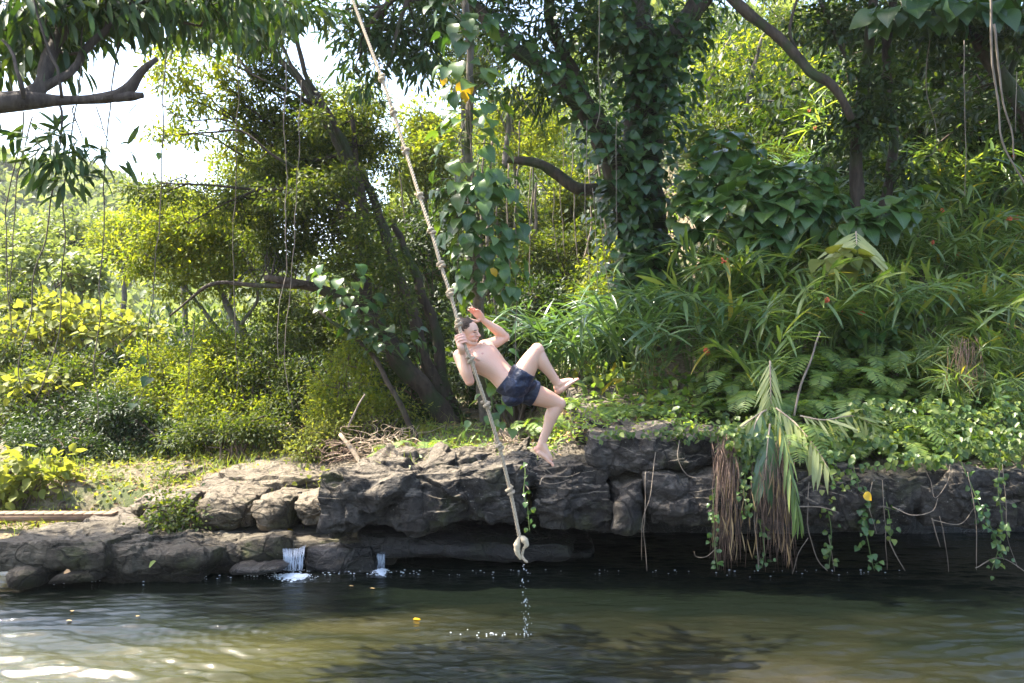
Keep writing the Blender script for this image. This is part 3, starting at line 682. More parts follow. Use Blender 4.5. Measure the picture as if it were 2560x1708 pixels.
# ---------------------------------------------------------------- leaning tree left of centre
D = 13.6
lean_limbs = [
 [(1150, 1105, D, 40), (1075, 985, D, 34), (985, 885, D, 30), (930, 790, D, 24), (908, 640, D, 20), (898, 490, D, 19), (858, 370, D, 17), (795, 265, D, 13), (725, 175, D, 10), (650, 100, D, 8), (590, 10, D, 6), (560, -60, D, 4)],
 [(890, 450, D, 12), (845, 330, D-.3, 10), (790, 235, D-.3, 9), (752, 160, D-.3, 8), (728, 70, D-.3, 6), (708, -30, D-.3, 5)],
 [(960, 830, D-.1, 26), (890, 775, D-.2, 24), (830, 738, D-.3, 22), (760, 712, D-.4, 15), (705, 700, D-.5, 13), (664, 694, D-.5, 10)],
 [(745, 715, D-.5, 10), (640, 715, D-.5, 8), (550, 706, D-.5, 7), (490, 735, D-.5, 5), (425, 790, D-.5, 3)],
 [(1140, 1080, D+.3, 26), (1060, 900, D+.3, 22), (1030, 780, D+.3, 20), (985, 660, D+.3, 18), (950, 540, D+.3, 16), (900, 420, D+.3, 11), (880, 300, D+.3, 8)],
 [(1160, 1100, D+.5, 24), (1110, 950, D+.5, 20), (1080, 800, D+.6, 16), (1020, 640, D+.6, 14), (985, 560, D+.6, 10)],
 [(905, 560, D, 9), (820, 480, D-.2, 8), (740, 472, D-.4, 7), (640, 475, D-.5, 5), (520, 462, D-.6, 4), (400, 458, D-.7, 2.5)],
 [(860, 385, D, 8), (760, 400, D+.2, 6), (660, 350, D+.2, 5), (590, 310, D+.2, 4), (520, 270, D+.2, 3), (455, 240, D+.2, 2)],
 [(830, 330, D, 7), (720, 255, D+.3, 5), (620, 180, D+.3, 4), (520, 140, D+.3, 3), (430, 120, D+.3, 2)],
 [(795, 268, D, 6), (730, 230, D-.3, 5), (640, 190, D-.3, 4), (600, 150, D-.3, 3)],
 [(820, 480, D-.2, 6), (700, 400, D-.5, 5), (610, 330, D-.5, 4), (540, 330, D-.5, 3), (460, 335, D-.5, 2)],
 [(640, 475, D-.5, 4), (560, 510, D-.6, 3), (470, 560, D-.6, 2)],
 [(720, 360, D+.2, 5), (620, 270, D+.2, 4), (540, 200, D+.2, 3), (440, 150, D+.2, 2), (380, 140, D+.2, 1.5)], [(660, 350, D+.2, 4), (560, 300, D, 3), (470, 300, D, 2), (400, 260, D, 1.5)], [(700, 330, D+.3, 4), (640, 220, D+.3, 3), (590, 120, D+.3, 2.5), (560, 40, D+.3, 2)], [(600, 310, D+.2, 3), (520, 240, D+.2, 2.5), (430, 230, D+.2, 1.5)], [(610, 390, D, 3), (520, 340, D-.2, 2.5), (400, 338, D-.4, 2)], [(860, 400, D-.4, 9), (770, 230, D-.4, 7), (690, 100, D-.4, 5), (650, -20, D-.4, 4)],
]
lean_limbs = [[(x, y, d, r*.74) for x, y, d, r in lb] for lb in lean_limbs]
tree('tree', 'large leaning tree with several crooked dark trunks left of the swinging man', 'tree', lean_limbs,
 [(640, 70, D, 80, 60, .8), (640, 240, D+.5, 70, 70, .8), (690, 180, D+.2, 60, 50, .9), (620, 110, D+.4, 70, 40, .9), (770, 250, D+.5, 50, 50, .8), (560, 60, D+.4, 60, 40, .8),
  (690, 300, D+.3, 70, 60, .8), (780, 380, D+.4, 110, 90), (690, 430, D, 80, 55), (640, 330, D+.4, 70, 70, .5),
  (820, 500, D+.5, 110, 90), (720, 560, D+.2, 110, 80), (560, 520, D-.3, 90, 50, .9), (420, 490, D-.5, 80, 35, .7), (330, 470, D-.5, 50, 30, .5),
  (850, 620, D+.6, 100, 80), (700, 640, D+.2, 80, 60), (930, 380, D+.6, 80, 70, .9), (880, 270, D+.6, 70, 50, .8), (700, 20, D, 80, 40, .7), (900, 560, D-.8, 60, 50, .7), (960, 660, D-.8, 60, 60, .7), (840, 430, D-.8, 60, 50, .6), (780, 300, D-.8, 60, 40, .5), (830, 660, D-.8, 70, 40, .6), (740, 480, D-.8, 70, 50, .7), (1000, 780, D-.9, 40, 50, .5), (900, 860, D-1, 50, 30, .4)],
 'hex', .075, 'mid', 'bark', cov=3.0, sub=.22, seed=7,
 extra=[('airy_crown', [(520, 150, D, 110, 70, .42), (440, 200, D, 75, 85, .42), (560, 250, D+.3, 100, 80, .42), (450, 300, D+.2, 80, 50, .35), (400, 335, D-.4, 50, 16, .7), (470, 345, D-.4, 60, 14, .7), (570, 335, D, 90, 22, .5), (600, 380, D+.6, 70, 40, .7), (390, 150, D+.2, 40, 60, .35)], 'hex', .085, 'bright', 2.4)])  # brighter leaf colour puts the backlight into this part of the crown
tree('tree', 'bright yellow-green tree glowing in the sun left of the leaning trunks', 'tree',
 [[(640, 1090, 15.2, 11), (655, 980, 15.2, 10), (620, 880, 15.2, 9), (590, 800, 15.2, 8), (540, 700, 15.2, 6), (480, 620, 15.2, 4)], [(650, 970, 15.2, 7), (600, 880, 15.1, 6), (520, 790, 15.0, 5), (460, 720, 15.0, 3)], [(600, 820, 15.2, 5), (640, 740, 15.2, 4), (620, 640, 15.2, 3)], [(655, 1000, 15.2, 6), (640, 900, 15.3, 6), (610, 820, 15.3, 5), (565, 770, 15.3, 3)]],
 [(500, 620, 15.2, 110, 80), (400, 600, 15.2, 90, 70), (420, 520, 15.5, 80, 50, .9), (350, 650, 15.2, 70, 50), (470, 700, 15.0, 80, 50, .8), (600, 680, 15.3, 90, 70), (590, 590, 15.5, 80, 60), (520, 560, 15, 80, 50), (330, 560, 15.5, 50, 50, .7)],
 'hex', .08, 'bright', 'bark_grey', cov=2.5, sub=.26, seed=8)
# lone straight pole leaning in front of the thicket
def limb_thing(name, label, cat, limbs, mat='bark', group=None, sides=12, rough=.06):
    a = Acc(); limbs_acc(a, limbs, sides, rough)
    o = a.obj(name, M[mat], smooth=True, origin=P(*limbs[0][0][:3])); return tag(o, label, cat, group)
limb_thing('leaning_pole', 'straight bare brown pole leaning from the bank up to the left of the rope', 'dead trunk', [[(1066, 1140, 12.2, 8), (1000, 1010, 12.3, 7), (945, 920, 12.4, 6), (880, 840, 12.5, 5), (800, 775, 12.6, 4)]], 'bark')
limb_thing('fallen_branch', 'pale dead branch leaning on the sunlit bank below the roots', 'branch', [[(928, 1188, 11.6, 7), (890, 1135, 11.7, 6), (850, 1085, 11.8, 5)]], 'root')
limb_thing('fallen_branch', 'thin pale branch crossing in front of the lit shrub above the dead roots', 'branch', [[(870, 1070, 12.0, 3), (890, 1020, 12.1, 2.5), (915, 985, 12.2, 2)]], 'vine')

# ---------------------------------------------------------------- big climber-covered tree right of centre
D = 14.0
iv_limbs = [
 [(1640, 900, D, 78), (1620, 760, D, 70), (1605, 620, D, 62), (1598, 480, D, 56), (1600, 340, D, 50), (1612, 200, D, 42), (1610, 100, D, 36), (1590, 20, D, 30), (1560, -80, D, 26), (1500, -220, D, 18)],
 [(1580, 600, D-.3, 34), (1550, 480, D-.3, 32), (1520, 380, D-.3, 30), (1480, 290, D-.4, 28), (1420, 220, D-.4, 24), (1340, 160, D-.4, 20), (1260, 100, D-.4, 18), (1190, 20, D-.4, 14), (1130, -60, D-.4, 10)],
 [(1605, 300, D, 32), (1650, 180, D, 30), (1690, 90, D-.1, 27), (1740, 20, D-.2, 24), (1800, -60, D-.2, 20), (1900, -180, D-.2, 14)],
 [(1480, 290, D-.4, 20), (1420, 160, D-.2, 18), (1380, 60, D, 15), (1370, -40, D, 12), (1340, -160, D, 8)],
 [(1600, 490, D, 20), (1540, 475, D-.2, 18), (1450, 472, D-.3, 16), (1400, 440, D-.3, 14), (1340, 410, D-.4, 12), (1270, 398, D-.4, 8)],
]
ivT, ivp = tree('tree', 'massive dark tree right of centre, its forked trunk wrapped in climbing leaves', 'tree', iv_limbs,
 [(1250, 60, D, 100, 50, .9), (1400, 40, D, 110, 50), (1330, 130, D+.2, 90, 45, .8), (1500, 100, D+.4, 90, 60, .8), (1300, 215, D-.1, 70, 38, .7), (1400, 250, D-.3, 60, 40, .7), (1480, 180, D+.5, 70, 50, .6),
  (1100, -60, D, 150, 80), (1350, -120, D, 220, 120, 1.2), (1650, -160, D, 240, 140, 1.2), (1950, -200, D-.5, 240, 120, 1.2), (1500, -330, D, 300, 130, 1.2), (1850, -420, D, 300, 140, 1.2), (1150, -280, D, 200, 120), (1760, 50, D, 90, 40, .5),  # clumps above the frame are an unseen canopy added for shade
  (2250, -330, D-1.5, 260, 150, 1.2), (2550, -250, D-2.5, 260, 140, 1.2), (1900, -520, D-1, 320, 120, .7), (1150, -330, D-2, 260, 120, .8), (850, -330, D-2, 240, 120, 2), (1000, -520, D-3, 300, 120, .8), (1450, -600, D-2, 300, 140, 2), (750, -620, D-1.5, 260, 140, 2), (1200, -800, D-1, 400, 160, 2)],  # more unseen foliage, added to block the sun from wall and slope
 'long', .17, 'mango', 'bark', cov=1.9, sub=.34, seed=9, down=.4, twig=True)

def vine_leaves(label, path, n, size, mat='pothos', spread=.3, seed=0, side=None, name='climbing_vine', cat='vine', kind='heart', group=None, stem_r=.012, droop=.8, stem_mat='stem_green', around=True):
    """climber: stem along path (world points) and big leaves standing off it, facing outwards and drooping"""
    g = np.random.default_rng(seed); p = spline(path, 60)
    o = empty(name, p[0], label, cat, group); w_ = Acc(); tube(w_, p, stem_r, 6, .1, caps=False)
    i = g.uniform(0, 58, n); k = i.astype(int); b = p[k]*(1-(i-k))[:, None]+p[k+1]*(i-k)[:, None]
    th = g.uniform(-np.pi, 0, n) if not around else g.uniform(-np.pi*1.15, .15*np.pi, n)
    outd = np.stack([np.cos(th), np.sin(th), g.uniform(-.1, .5, n)], -1)
    rr = spread*g.uniform(.35, 1.1, n)[:, None]
    pos = b+outd*rr
    for q in range(0, n, 2): tube(w_, spline([b[q], (b[q]+pos[q])/2+[0, 0, .05*spread], pos[q]], 4), .004, 3, caps=False)
    ax = outd*.75+g.normal(size=(n, 3))*.3+np.array([0, 0, -droop])
    up = outd*1.0+np.array([0, -.2, .55])+g.normal(size=(n, 3))*.25
    c = Acc(); leaves(c, kind, pos, ax, up, size*g.uniform(.6, 1.25, n), 1.0)
    w_.obj('stem', M[stem_mat], o, smooth=True); c.obj('leaves', M[mat], o); return o

gi = 'climbers on the big forked tree'
def PP(rows): return [P(*r) for r in rows]
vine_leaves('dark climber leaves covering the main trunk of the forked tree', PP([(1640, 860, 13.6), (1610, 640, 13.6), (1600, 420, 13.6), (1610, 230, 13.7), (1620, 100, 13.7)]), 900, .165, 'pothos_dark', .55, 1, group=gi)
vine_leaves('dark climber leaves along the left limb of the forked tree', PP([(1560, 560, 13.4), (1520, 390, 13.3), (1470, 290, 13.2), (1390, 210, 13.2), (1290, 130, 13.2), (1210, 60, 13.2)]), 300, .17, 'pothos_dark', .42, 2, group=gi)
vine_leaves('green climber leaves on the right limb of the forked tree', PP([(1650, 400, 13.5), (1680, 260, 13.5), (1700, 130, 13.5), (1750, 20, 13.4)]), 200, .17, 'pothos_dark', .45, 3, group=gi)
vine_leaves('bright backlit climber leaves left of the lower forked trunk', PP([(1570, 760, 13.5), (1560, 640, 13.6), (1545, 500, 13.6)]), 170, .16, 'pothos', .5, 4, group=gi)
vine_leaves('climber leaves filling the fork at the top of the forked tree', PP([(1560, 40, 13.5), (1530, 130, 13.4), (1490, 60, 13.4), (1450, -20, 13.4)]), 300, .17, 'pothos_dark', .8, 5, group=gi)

# vine-clad thin trunk right beside the man
D = 10.2
tvo, _ = tree('tree', 'thin straight grey trunk hung with big round climber leaves just right of the rope', 'tree',
 [[(1215, 1080, D+3.0, 14), (1205, 950, D+2.4, 14), (1195, 800, D+1.2, 13), (1186, 640, D+.3, 12), (1182, 560, D, 11), (1178, 480, D, 10), (1174, 350, D, 9.5), (1170, 200, D, 9), (1168, 80, D, 8.5), (1166, -80, D, 8)],
  [(1178, 480, D, 5), (1183, 520, D-.05, 4), (1170, 600, D-.08, 3), (1186, 700, D-.05, 2)]], [], bark='bark_grey', sides=10)
gv = 'climbers on the thin straight trunk'
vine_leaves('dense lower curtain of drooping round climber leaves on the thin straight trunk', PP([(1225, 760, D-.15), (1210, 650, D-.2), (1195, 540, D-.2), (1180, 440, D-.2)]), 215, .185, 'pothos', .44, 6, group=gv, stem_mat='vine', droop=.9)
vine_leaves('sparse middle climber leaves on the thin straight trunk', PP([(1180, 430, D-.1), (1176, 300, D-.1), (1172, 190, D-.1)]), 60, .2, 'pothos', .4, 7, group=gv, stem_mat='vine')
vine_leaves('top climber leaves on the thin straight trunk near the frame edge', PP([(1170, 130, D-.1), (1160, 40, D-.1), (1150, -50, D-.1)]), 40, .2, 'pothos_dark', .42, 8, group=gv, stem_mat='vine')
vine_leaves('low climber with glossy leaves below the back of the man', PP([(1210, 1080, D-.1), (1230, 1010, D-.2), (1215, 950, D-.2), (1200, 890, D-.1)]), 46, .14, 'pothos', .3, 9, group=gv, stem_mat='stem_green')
# single golden leaves caught on the thin trunk
a = Acc(); leaves(a, 'heart', [P(1160, 205, D-.3)], [[.1, -.1, -1]], [[.1, -1, .2]], [.23]); tag(a.obj('leaf', M['yellow'], origin=P(1160, 205, D-.3)), 'large golden yellow leaf hanging on the thin straight trunk', 'leaf')
a = Acc(); leaves(a, 'heart', [P(1112, 196, D-.3)], [[-.2, -.1, -.6]], [[.1, -1, .4]], [.09]); tag(a.obj('leaf', M['yellow'], origin=P(1112, 196, D-.3)), 'small orange leaf left of the golden leaf', 'leaf')
a = Acc(); leaves(a, 'heart', [P(1225, 672, D-.5)], [[.3, -.1, -.9]], [[.1, -1, .3]], [.15]); tag(a.obj('leaf', M['yellow'], origin=P(1225, 672, D-.5)), 'pale yellow leaf above the raised hand', 'leaf')
gl = 'climbers on the leaning trunks'
vine_leaves('dark glossy climber leaves on the leaning trunk left of the man', PP([(1010, 900, 12.6), (960, 840, 12.6), (900, 790, 12.5), (850, 730, 12.4)]), 90, .17, 'pothos_dark', .45, 10, group=gl)
vine_leaves('pale green climber leaves on the end of the broken stub', PP([(900, 760, 12.4), (860, 700, 12.3), (830, 690, 12.3)]), 26, .17, 'pothos', .4, 11, group=gl)

# ---------------------------------------------------------------- right upper thicket
limb_thing('tree_limb', 'bare mossy limb slanting down across the upper right from the top edge', 'branch', [[(1780, -60, 12.5, 15), (1850, 20, 12.4, 14), (1920, 75, 12.3, 13), (1985, 130, 12.2, 12), (2030, 180, 12.1, 12), (2085, 215, 12.0, 11), (2130, 300, 12, 9)], [(1990, 125, 12.3, 5), (1975, 60, 12.3, 4), (2000, -20, 12.4, 3)]], 'bark')
tree('tree', 'dark dense leafy tree under the lower end of the slanting limb', 'tree',
 [[(2150, 560, 12.8, 20), (2140, 420, 12.7, 16), (2150, 250, 12.6, 14), (2175, 100, 12.6, 12), (2190, -60, 12.6, 10)], [(2200, 560, 13, 14), (2235, 350, 13, 12), (2215, 150, 13, 11), (2240, -60, 13, 10)], [(2050, 0, 12.8, 5), (2080, 70, 12.8, 5), (2120, 150, 12.7, 4)]],
 [(2150, 210, 12.3, 85, 75), (2200, 300, 12.3, 85, 70), (2130, 340, 12.6, 80, 60), (2060, 60, 12.8, 70, 60), (2190, 60, 13, 90, 70, .8), (2240, 420, 12.8, 70, 50, .7)],
 'hex', .13, 'dark', 'bark', cov=2.2, sub=.3, seed=13)
tree('tree', 'dark tree with a slanting limb in the upper right corner', 'tree',
 [[(2640, 520, 12.5, 26), (2570, 300, 12.5, 22), (2500, 180, 12.5, 18), (2430, 80, 12.5, 15), (2400, -20, 12.5, 12)], [(2520, 200, 12.6, 8), (2560, 80, 12.6, 6), (2540, -20, 12.6, 5)]],
 [(2380, 40, 12.5, 110, 70), (2520, 80, 12.2, 90, 90), (2300, 120, 13, 90, 60, .8), (2480, 220, 13, 80, 60, .7), (2560, 330, 12.5, 70, 80, .8), (2380, 260, 14, 110, 80, .8)],
 'hex', .14, 'dark', 'bark', cov=2.0, sub=.32, seed=14)
vine_leaves('large torn climber leaves hanging at the top edge above the right slope', PP([(2250, 40, 12.2), (2300, 70, 12.1), (2400, 30, 12.1), (2450, 80, 12)]), 90, .3, 'pothos_dark', .55, 12)
tree('tree', 'slender bare tree standing in the bright gap right of the forked tree', 'tree',
 [[(1855, 350, 20, 8), (1868, 250, 20, 7), (1885, 170, 20, 6), (1902, 100, 20, 4), (1920, 70, 20, 2)], [(1768, 280, 21, 6), (1775, 200, 21, 5), (1800, 140, 21, 4), (1830, 90, 21, 2)], [(2050, 285, 19, 5), (1960, 260, 19, 4), (1880, 248, 19, 2)], [(2010, 250, 19.5, 5), (1985, 215, 19.5, 5), (1965, 170, 19.5, 3)]],
 [(1850, 130, 20, 90, 60, .4), (1780, 200, 21, 70, 70, .4), (1980, 200, 20, 80, 70, .6), (1920, 270, 20, 80, 40, .5)], 'dia', .13, 'bright', 'bark_grey', cov=1.6, seed=15, sides=8)
tree('tree', 'pale-trunked slim tree in the distance right of the thin straight trunk', 'tree',
 [[(1262, 420, 20, 8), (1268, 340, 20, 7), (1275, 270, 20, 5), (1290, 210, 20, 3)], [(1268, 330, 20, 4), (1245, 280, 20, 3), (1225, 240, 20, 2)]],
 [(1300, 230, 20, 80, 50, .5), (1350, 310, 20, 80, 50, .7), (1230, 290, 20, 60, 40, .5)], 'dia', .13, 'bright', 'bark_grey', cov=1.6, seed=16, sides=8)

# ---------------------------------------------------------------- shrubs and thickets on the bank
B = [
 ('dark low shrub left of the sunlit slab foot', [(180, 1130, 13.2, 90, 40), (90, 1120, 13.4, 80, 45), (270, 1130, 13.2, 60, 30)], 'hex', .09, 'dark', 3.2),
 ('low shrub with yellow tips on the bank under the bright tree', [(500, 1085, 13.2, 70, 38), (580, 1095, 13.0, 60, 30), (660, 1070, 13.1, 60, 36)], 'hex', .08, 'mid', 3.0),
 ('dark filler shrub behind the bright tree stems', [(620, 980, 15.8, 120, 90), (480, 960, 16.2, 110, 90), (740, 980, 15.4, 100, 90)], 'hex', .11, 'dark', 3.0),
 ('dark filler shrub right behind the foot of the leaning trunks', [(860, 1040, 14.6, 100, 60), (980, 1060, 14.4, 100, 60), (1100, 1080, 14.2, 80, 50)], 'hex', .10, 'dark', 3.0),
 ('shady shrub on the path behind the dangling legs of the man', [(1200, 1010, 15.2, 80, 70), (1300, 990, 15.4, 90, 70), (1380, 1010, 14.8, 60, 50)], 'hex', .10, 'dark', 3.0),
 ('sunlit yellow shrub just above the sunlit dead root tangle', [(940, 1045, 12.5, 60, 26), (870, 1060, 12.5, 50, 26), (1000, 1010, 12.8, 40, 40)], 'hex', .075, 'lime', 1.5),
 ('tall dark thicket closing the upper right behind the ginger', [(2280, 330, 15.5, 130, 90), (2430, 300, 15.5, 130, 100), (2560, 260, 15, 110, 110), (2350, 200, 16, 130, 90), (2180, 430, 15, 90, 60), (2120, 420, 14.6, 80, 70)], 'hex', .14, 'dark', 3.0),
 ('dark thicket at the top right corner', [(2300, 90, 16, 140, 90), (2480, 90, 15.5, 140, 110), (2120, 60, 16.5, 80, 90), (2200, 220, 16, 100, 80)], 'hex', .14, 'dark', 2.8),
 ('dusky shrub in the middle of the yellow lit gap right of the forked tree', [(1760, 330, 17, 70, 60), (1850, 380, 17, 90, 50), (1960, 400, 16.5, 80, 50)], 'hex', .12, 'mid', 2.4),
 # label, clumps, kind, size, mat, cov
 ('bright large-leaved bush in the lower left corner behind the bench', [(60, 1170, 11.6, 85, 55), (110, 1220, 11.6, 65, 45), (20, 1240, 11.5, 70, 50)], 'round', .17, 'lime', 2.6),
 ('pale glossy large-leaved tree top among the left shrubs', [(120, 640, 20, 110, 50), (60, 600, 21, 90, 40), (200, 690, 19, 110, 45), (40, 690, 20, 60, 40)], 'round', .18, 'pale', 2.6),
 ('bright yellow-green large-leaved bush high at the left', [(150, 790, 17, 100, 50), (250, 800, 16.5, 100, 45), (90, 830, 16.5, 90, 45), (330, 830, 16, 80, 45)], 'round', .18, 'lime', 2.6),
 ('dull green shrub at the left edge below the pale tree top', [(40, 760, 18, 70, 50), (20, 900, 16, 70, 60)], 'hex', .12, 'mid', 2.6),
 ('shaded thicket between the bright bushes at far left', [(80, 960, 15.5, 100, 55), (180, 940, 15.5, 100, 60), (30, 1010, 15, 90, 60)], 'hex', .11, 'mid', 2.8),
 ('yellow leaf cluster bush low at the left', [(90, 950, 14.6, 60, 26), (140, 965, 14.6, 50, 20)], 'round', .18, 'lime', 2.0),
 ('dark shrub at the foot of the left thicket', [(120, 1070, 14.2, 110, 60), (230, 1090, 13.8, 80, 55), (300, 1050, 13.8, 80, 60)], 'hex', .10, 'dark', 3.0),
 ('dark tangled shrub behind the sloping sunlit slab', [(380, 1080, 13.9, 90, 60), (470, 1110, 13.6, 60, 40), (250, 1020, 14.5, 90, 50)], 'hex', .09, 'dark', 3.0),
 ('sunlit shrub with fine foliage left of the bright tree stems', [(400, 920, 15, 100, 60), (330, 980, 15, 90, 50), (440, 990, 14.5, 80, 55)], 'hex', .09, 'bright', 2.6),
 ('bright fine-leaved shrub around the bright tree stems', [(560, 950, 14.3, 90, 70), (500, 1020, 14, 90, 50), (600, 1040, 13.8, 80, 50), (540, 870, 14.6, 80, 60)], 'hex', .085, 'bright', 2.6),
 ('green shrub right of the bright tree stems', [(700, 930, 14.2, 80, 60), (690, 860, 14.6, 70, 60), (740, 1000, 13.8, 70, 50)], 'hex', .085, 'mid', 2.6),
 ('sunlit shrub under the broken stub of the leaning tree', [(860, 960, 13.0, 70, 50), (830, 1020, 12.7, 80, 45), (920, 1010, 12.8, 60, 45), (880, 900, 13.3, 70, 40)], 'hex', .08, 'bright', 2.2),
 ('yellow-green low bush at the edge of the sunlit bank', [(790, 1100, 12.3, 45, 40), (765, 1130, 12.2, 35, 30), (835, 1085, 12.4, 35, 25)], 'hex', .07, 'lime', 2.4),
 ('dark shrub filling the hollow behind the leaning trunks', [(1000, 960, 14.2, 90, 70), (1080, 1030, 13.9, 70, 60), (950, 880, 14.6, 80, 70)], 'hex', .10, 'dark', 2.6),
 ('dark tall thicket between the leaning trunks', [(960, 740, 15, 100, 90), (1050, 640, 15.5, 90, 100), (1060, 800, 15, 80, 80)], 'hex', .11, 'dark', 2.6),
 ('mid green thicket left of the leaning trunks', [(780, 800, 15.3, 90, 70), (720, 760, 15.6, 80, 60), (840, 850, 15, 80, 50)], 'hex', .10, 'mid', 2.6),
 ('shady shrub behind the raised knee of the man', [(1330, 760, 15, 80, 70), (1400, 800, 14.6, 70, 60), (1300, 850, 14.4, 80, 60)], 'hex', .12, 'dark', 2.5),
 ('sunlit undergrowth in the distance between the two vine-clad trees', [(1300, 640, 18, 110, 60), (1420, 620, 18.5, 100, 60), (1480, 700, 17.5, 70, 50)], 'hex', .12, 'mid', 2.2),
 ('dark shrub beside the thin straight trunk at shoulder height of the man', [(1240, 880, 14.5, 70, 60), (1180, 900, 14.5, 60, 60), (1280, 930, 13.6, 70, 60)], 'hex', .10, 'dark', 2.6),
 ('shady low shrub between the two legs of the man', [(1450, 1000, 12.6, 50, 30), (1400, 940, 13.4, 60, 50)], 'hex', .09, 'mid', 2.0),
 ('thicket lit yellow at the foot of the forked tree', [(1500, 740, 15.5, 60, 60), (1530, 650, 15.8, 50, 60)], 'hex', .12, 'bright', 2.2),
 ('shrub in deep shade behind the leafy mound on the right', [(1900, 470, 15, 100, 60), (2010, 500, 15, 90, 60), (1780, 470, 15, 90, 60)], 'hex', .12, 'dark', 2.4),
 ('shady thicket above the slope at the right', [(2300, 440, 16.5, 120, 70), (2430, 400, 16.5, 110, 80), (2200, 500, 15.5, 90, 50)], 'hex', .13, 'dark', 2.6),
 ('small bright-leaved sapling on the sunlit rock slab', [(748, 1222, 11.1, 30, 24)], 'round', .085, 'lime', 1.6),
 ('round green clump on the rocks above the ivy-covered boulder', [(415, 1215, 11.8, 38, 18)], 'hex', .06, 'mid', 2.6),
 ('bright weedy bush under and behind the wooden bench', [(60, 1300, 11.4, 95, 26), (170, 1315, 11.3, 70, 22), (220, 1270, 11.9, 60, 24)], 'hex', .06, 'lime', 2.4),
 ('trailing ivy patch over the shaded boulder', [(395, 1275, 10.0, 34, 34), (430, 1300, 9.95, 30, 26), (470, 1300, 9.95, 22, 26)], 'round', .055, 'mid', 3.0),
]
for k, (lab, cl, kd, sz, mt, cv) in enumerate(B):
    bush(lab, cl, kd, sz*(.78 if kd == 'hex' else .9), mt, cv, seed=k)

g = np.random.default_rng(31)
WHERE = [(1190, 1660, 22, 'left of the forked tree'), (620, 1000, 6, 'behind the leaning trunks'), (1720, 2060, 6, 'right of the forked tree')]
NTH = 'first second third fourth fifth sixth seventh eighth ninth tenth eleventh twelfth thirteenth fourteenth fifteenth sixteenth seventeenth eighteenth nineteenth twentieth twenty-first twenty-second'.split()
for k, (px, nth, wh) in enumerate([(v_, NTH[i_], w3) for (a0, a1, n_, w3) in WHERE for i_, v_ in enumerate(sorted(g.uniform(a0, a1, n_)))]):
    d = g.uniform(15.5, 18.5); y0 = g.uniform(250, 480); y1 = g.uniform(640, 860)
    lean = g.normal()*14; r0 = g.uniform(1.0, 3.2)
    if k in (3, 9, 15, 20): r0 = 5
    limb_thing('thin_stem', '%s thin stem, %s from the left in the deep forest %s' % ('stout' if r0 == 5 else 'pale' if k % 2 else 'brown', nth, wh), 'stem', [[(px+lean, y1, d, r0*1.2), (px+g.normal()*8, y1*.6+y0*.4, d, r0), (px-lean*.5, y0, d, r0*.7)]], 'vine' if k % 2 else 'bark_grey', 'thin stems in the forest', 6)
# ---------------------------------------------------------------- repeated plants: a few models, then copies (plant with each of its parts)
def dup(o, loc, rz, sc, label, group=None):
    c = o.copy(); S.collection.objects.link(c); c.location = [float(v) for v in loc]; c.rotation_euler = (0, 0, rz); c.scale = (sc, sc, sc)
    if label: c['label'] = label
    if group: c['group'] = group
    for ch in o.children:
        k = ch.copy(); S.collection.objects.link(k); k.parent = c
    return c

def cane_plant(name, seed, nst=8, h=1.5, L=.42, kind='blade', mat='ginger', spread=.45, per=13, hide=(0, -50, -50), arch=.35, wscale=1.0, flower=False):
    """clump of arching canes, two rows of long blades on each"""
    g = np.random.default_rng(seed); o = empty(name, hide); o_ = np.array(hide, float)
    st = Acc(); lf = Acc(); fl = Acc()
    for s in range(nst):
        az = g.uniform(0, 2*np.pi); dr = np.array([math.cos(az), math.sin(az), 0]); hh = h*g.uniform(.65, 1.15)
        b = o_+dr*g.uniform(.02, .2)*spread
        tip = b+dr*spread*g.uniform(.5, 1.3)+np.array([0, 0, hh]); mid = b+dr*spread*.25+np.array([0, 0, hh*.62])
        p = spline([b, mid, tip, tip+dr*arch*g.uniform(.3, 1)+np.array([0, 0, -.05])], 24)
        tube(st, p, np.linspace(.009, .003, 24), 5, caps=False)
        k = np.linspace(6, 23, per).astype(int); t = norm(np.gradient(p, axis=0))[k]; sd_ = norm(np.cross(t, [0, 0, 1.])+1e-3)
        sg = np.where(np.arange(per) % 2, 1, -1)[:, None]
        tw = g.uniform(-.5, .5); sd_ = sd_*math.cos(tw)+np.cross(sd_, t)*math.sin(tw)
        ax = sd_*sg*.75+t*.8+g.normal(size=(per, 3))*.24+np.array([0, 0, .12])
        up = np.cross(ax, sd_*sg+1e-3); up = t*.3+np.array([0, 0, 1.])+g.normal(size=(per, 3))*.25
        leaves(lf, kind, p[k], ax, up, L*g.uniform(.7, 1.15, per), wscale)
        if flower and s % 3 == 0:
            for _ in range(14): ellipsoid(fl, p[-1]+g.normal(size=3)*.02+[0, 0, .03], [.012]*3, nu=5, nv=4)
    st.obj('stems', M['stem_green'], o, smooth=True); lf.obj('leaves', M[mat], o)
    if fl.V: fl.obj('flower', M['flower'], o)
    return o
m, N, L = new_mat('flower_red'); out(m, principled(N, L, (.55, .10, .04), .5).outputs[0]); M['flower'] = m

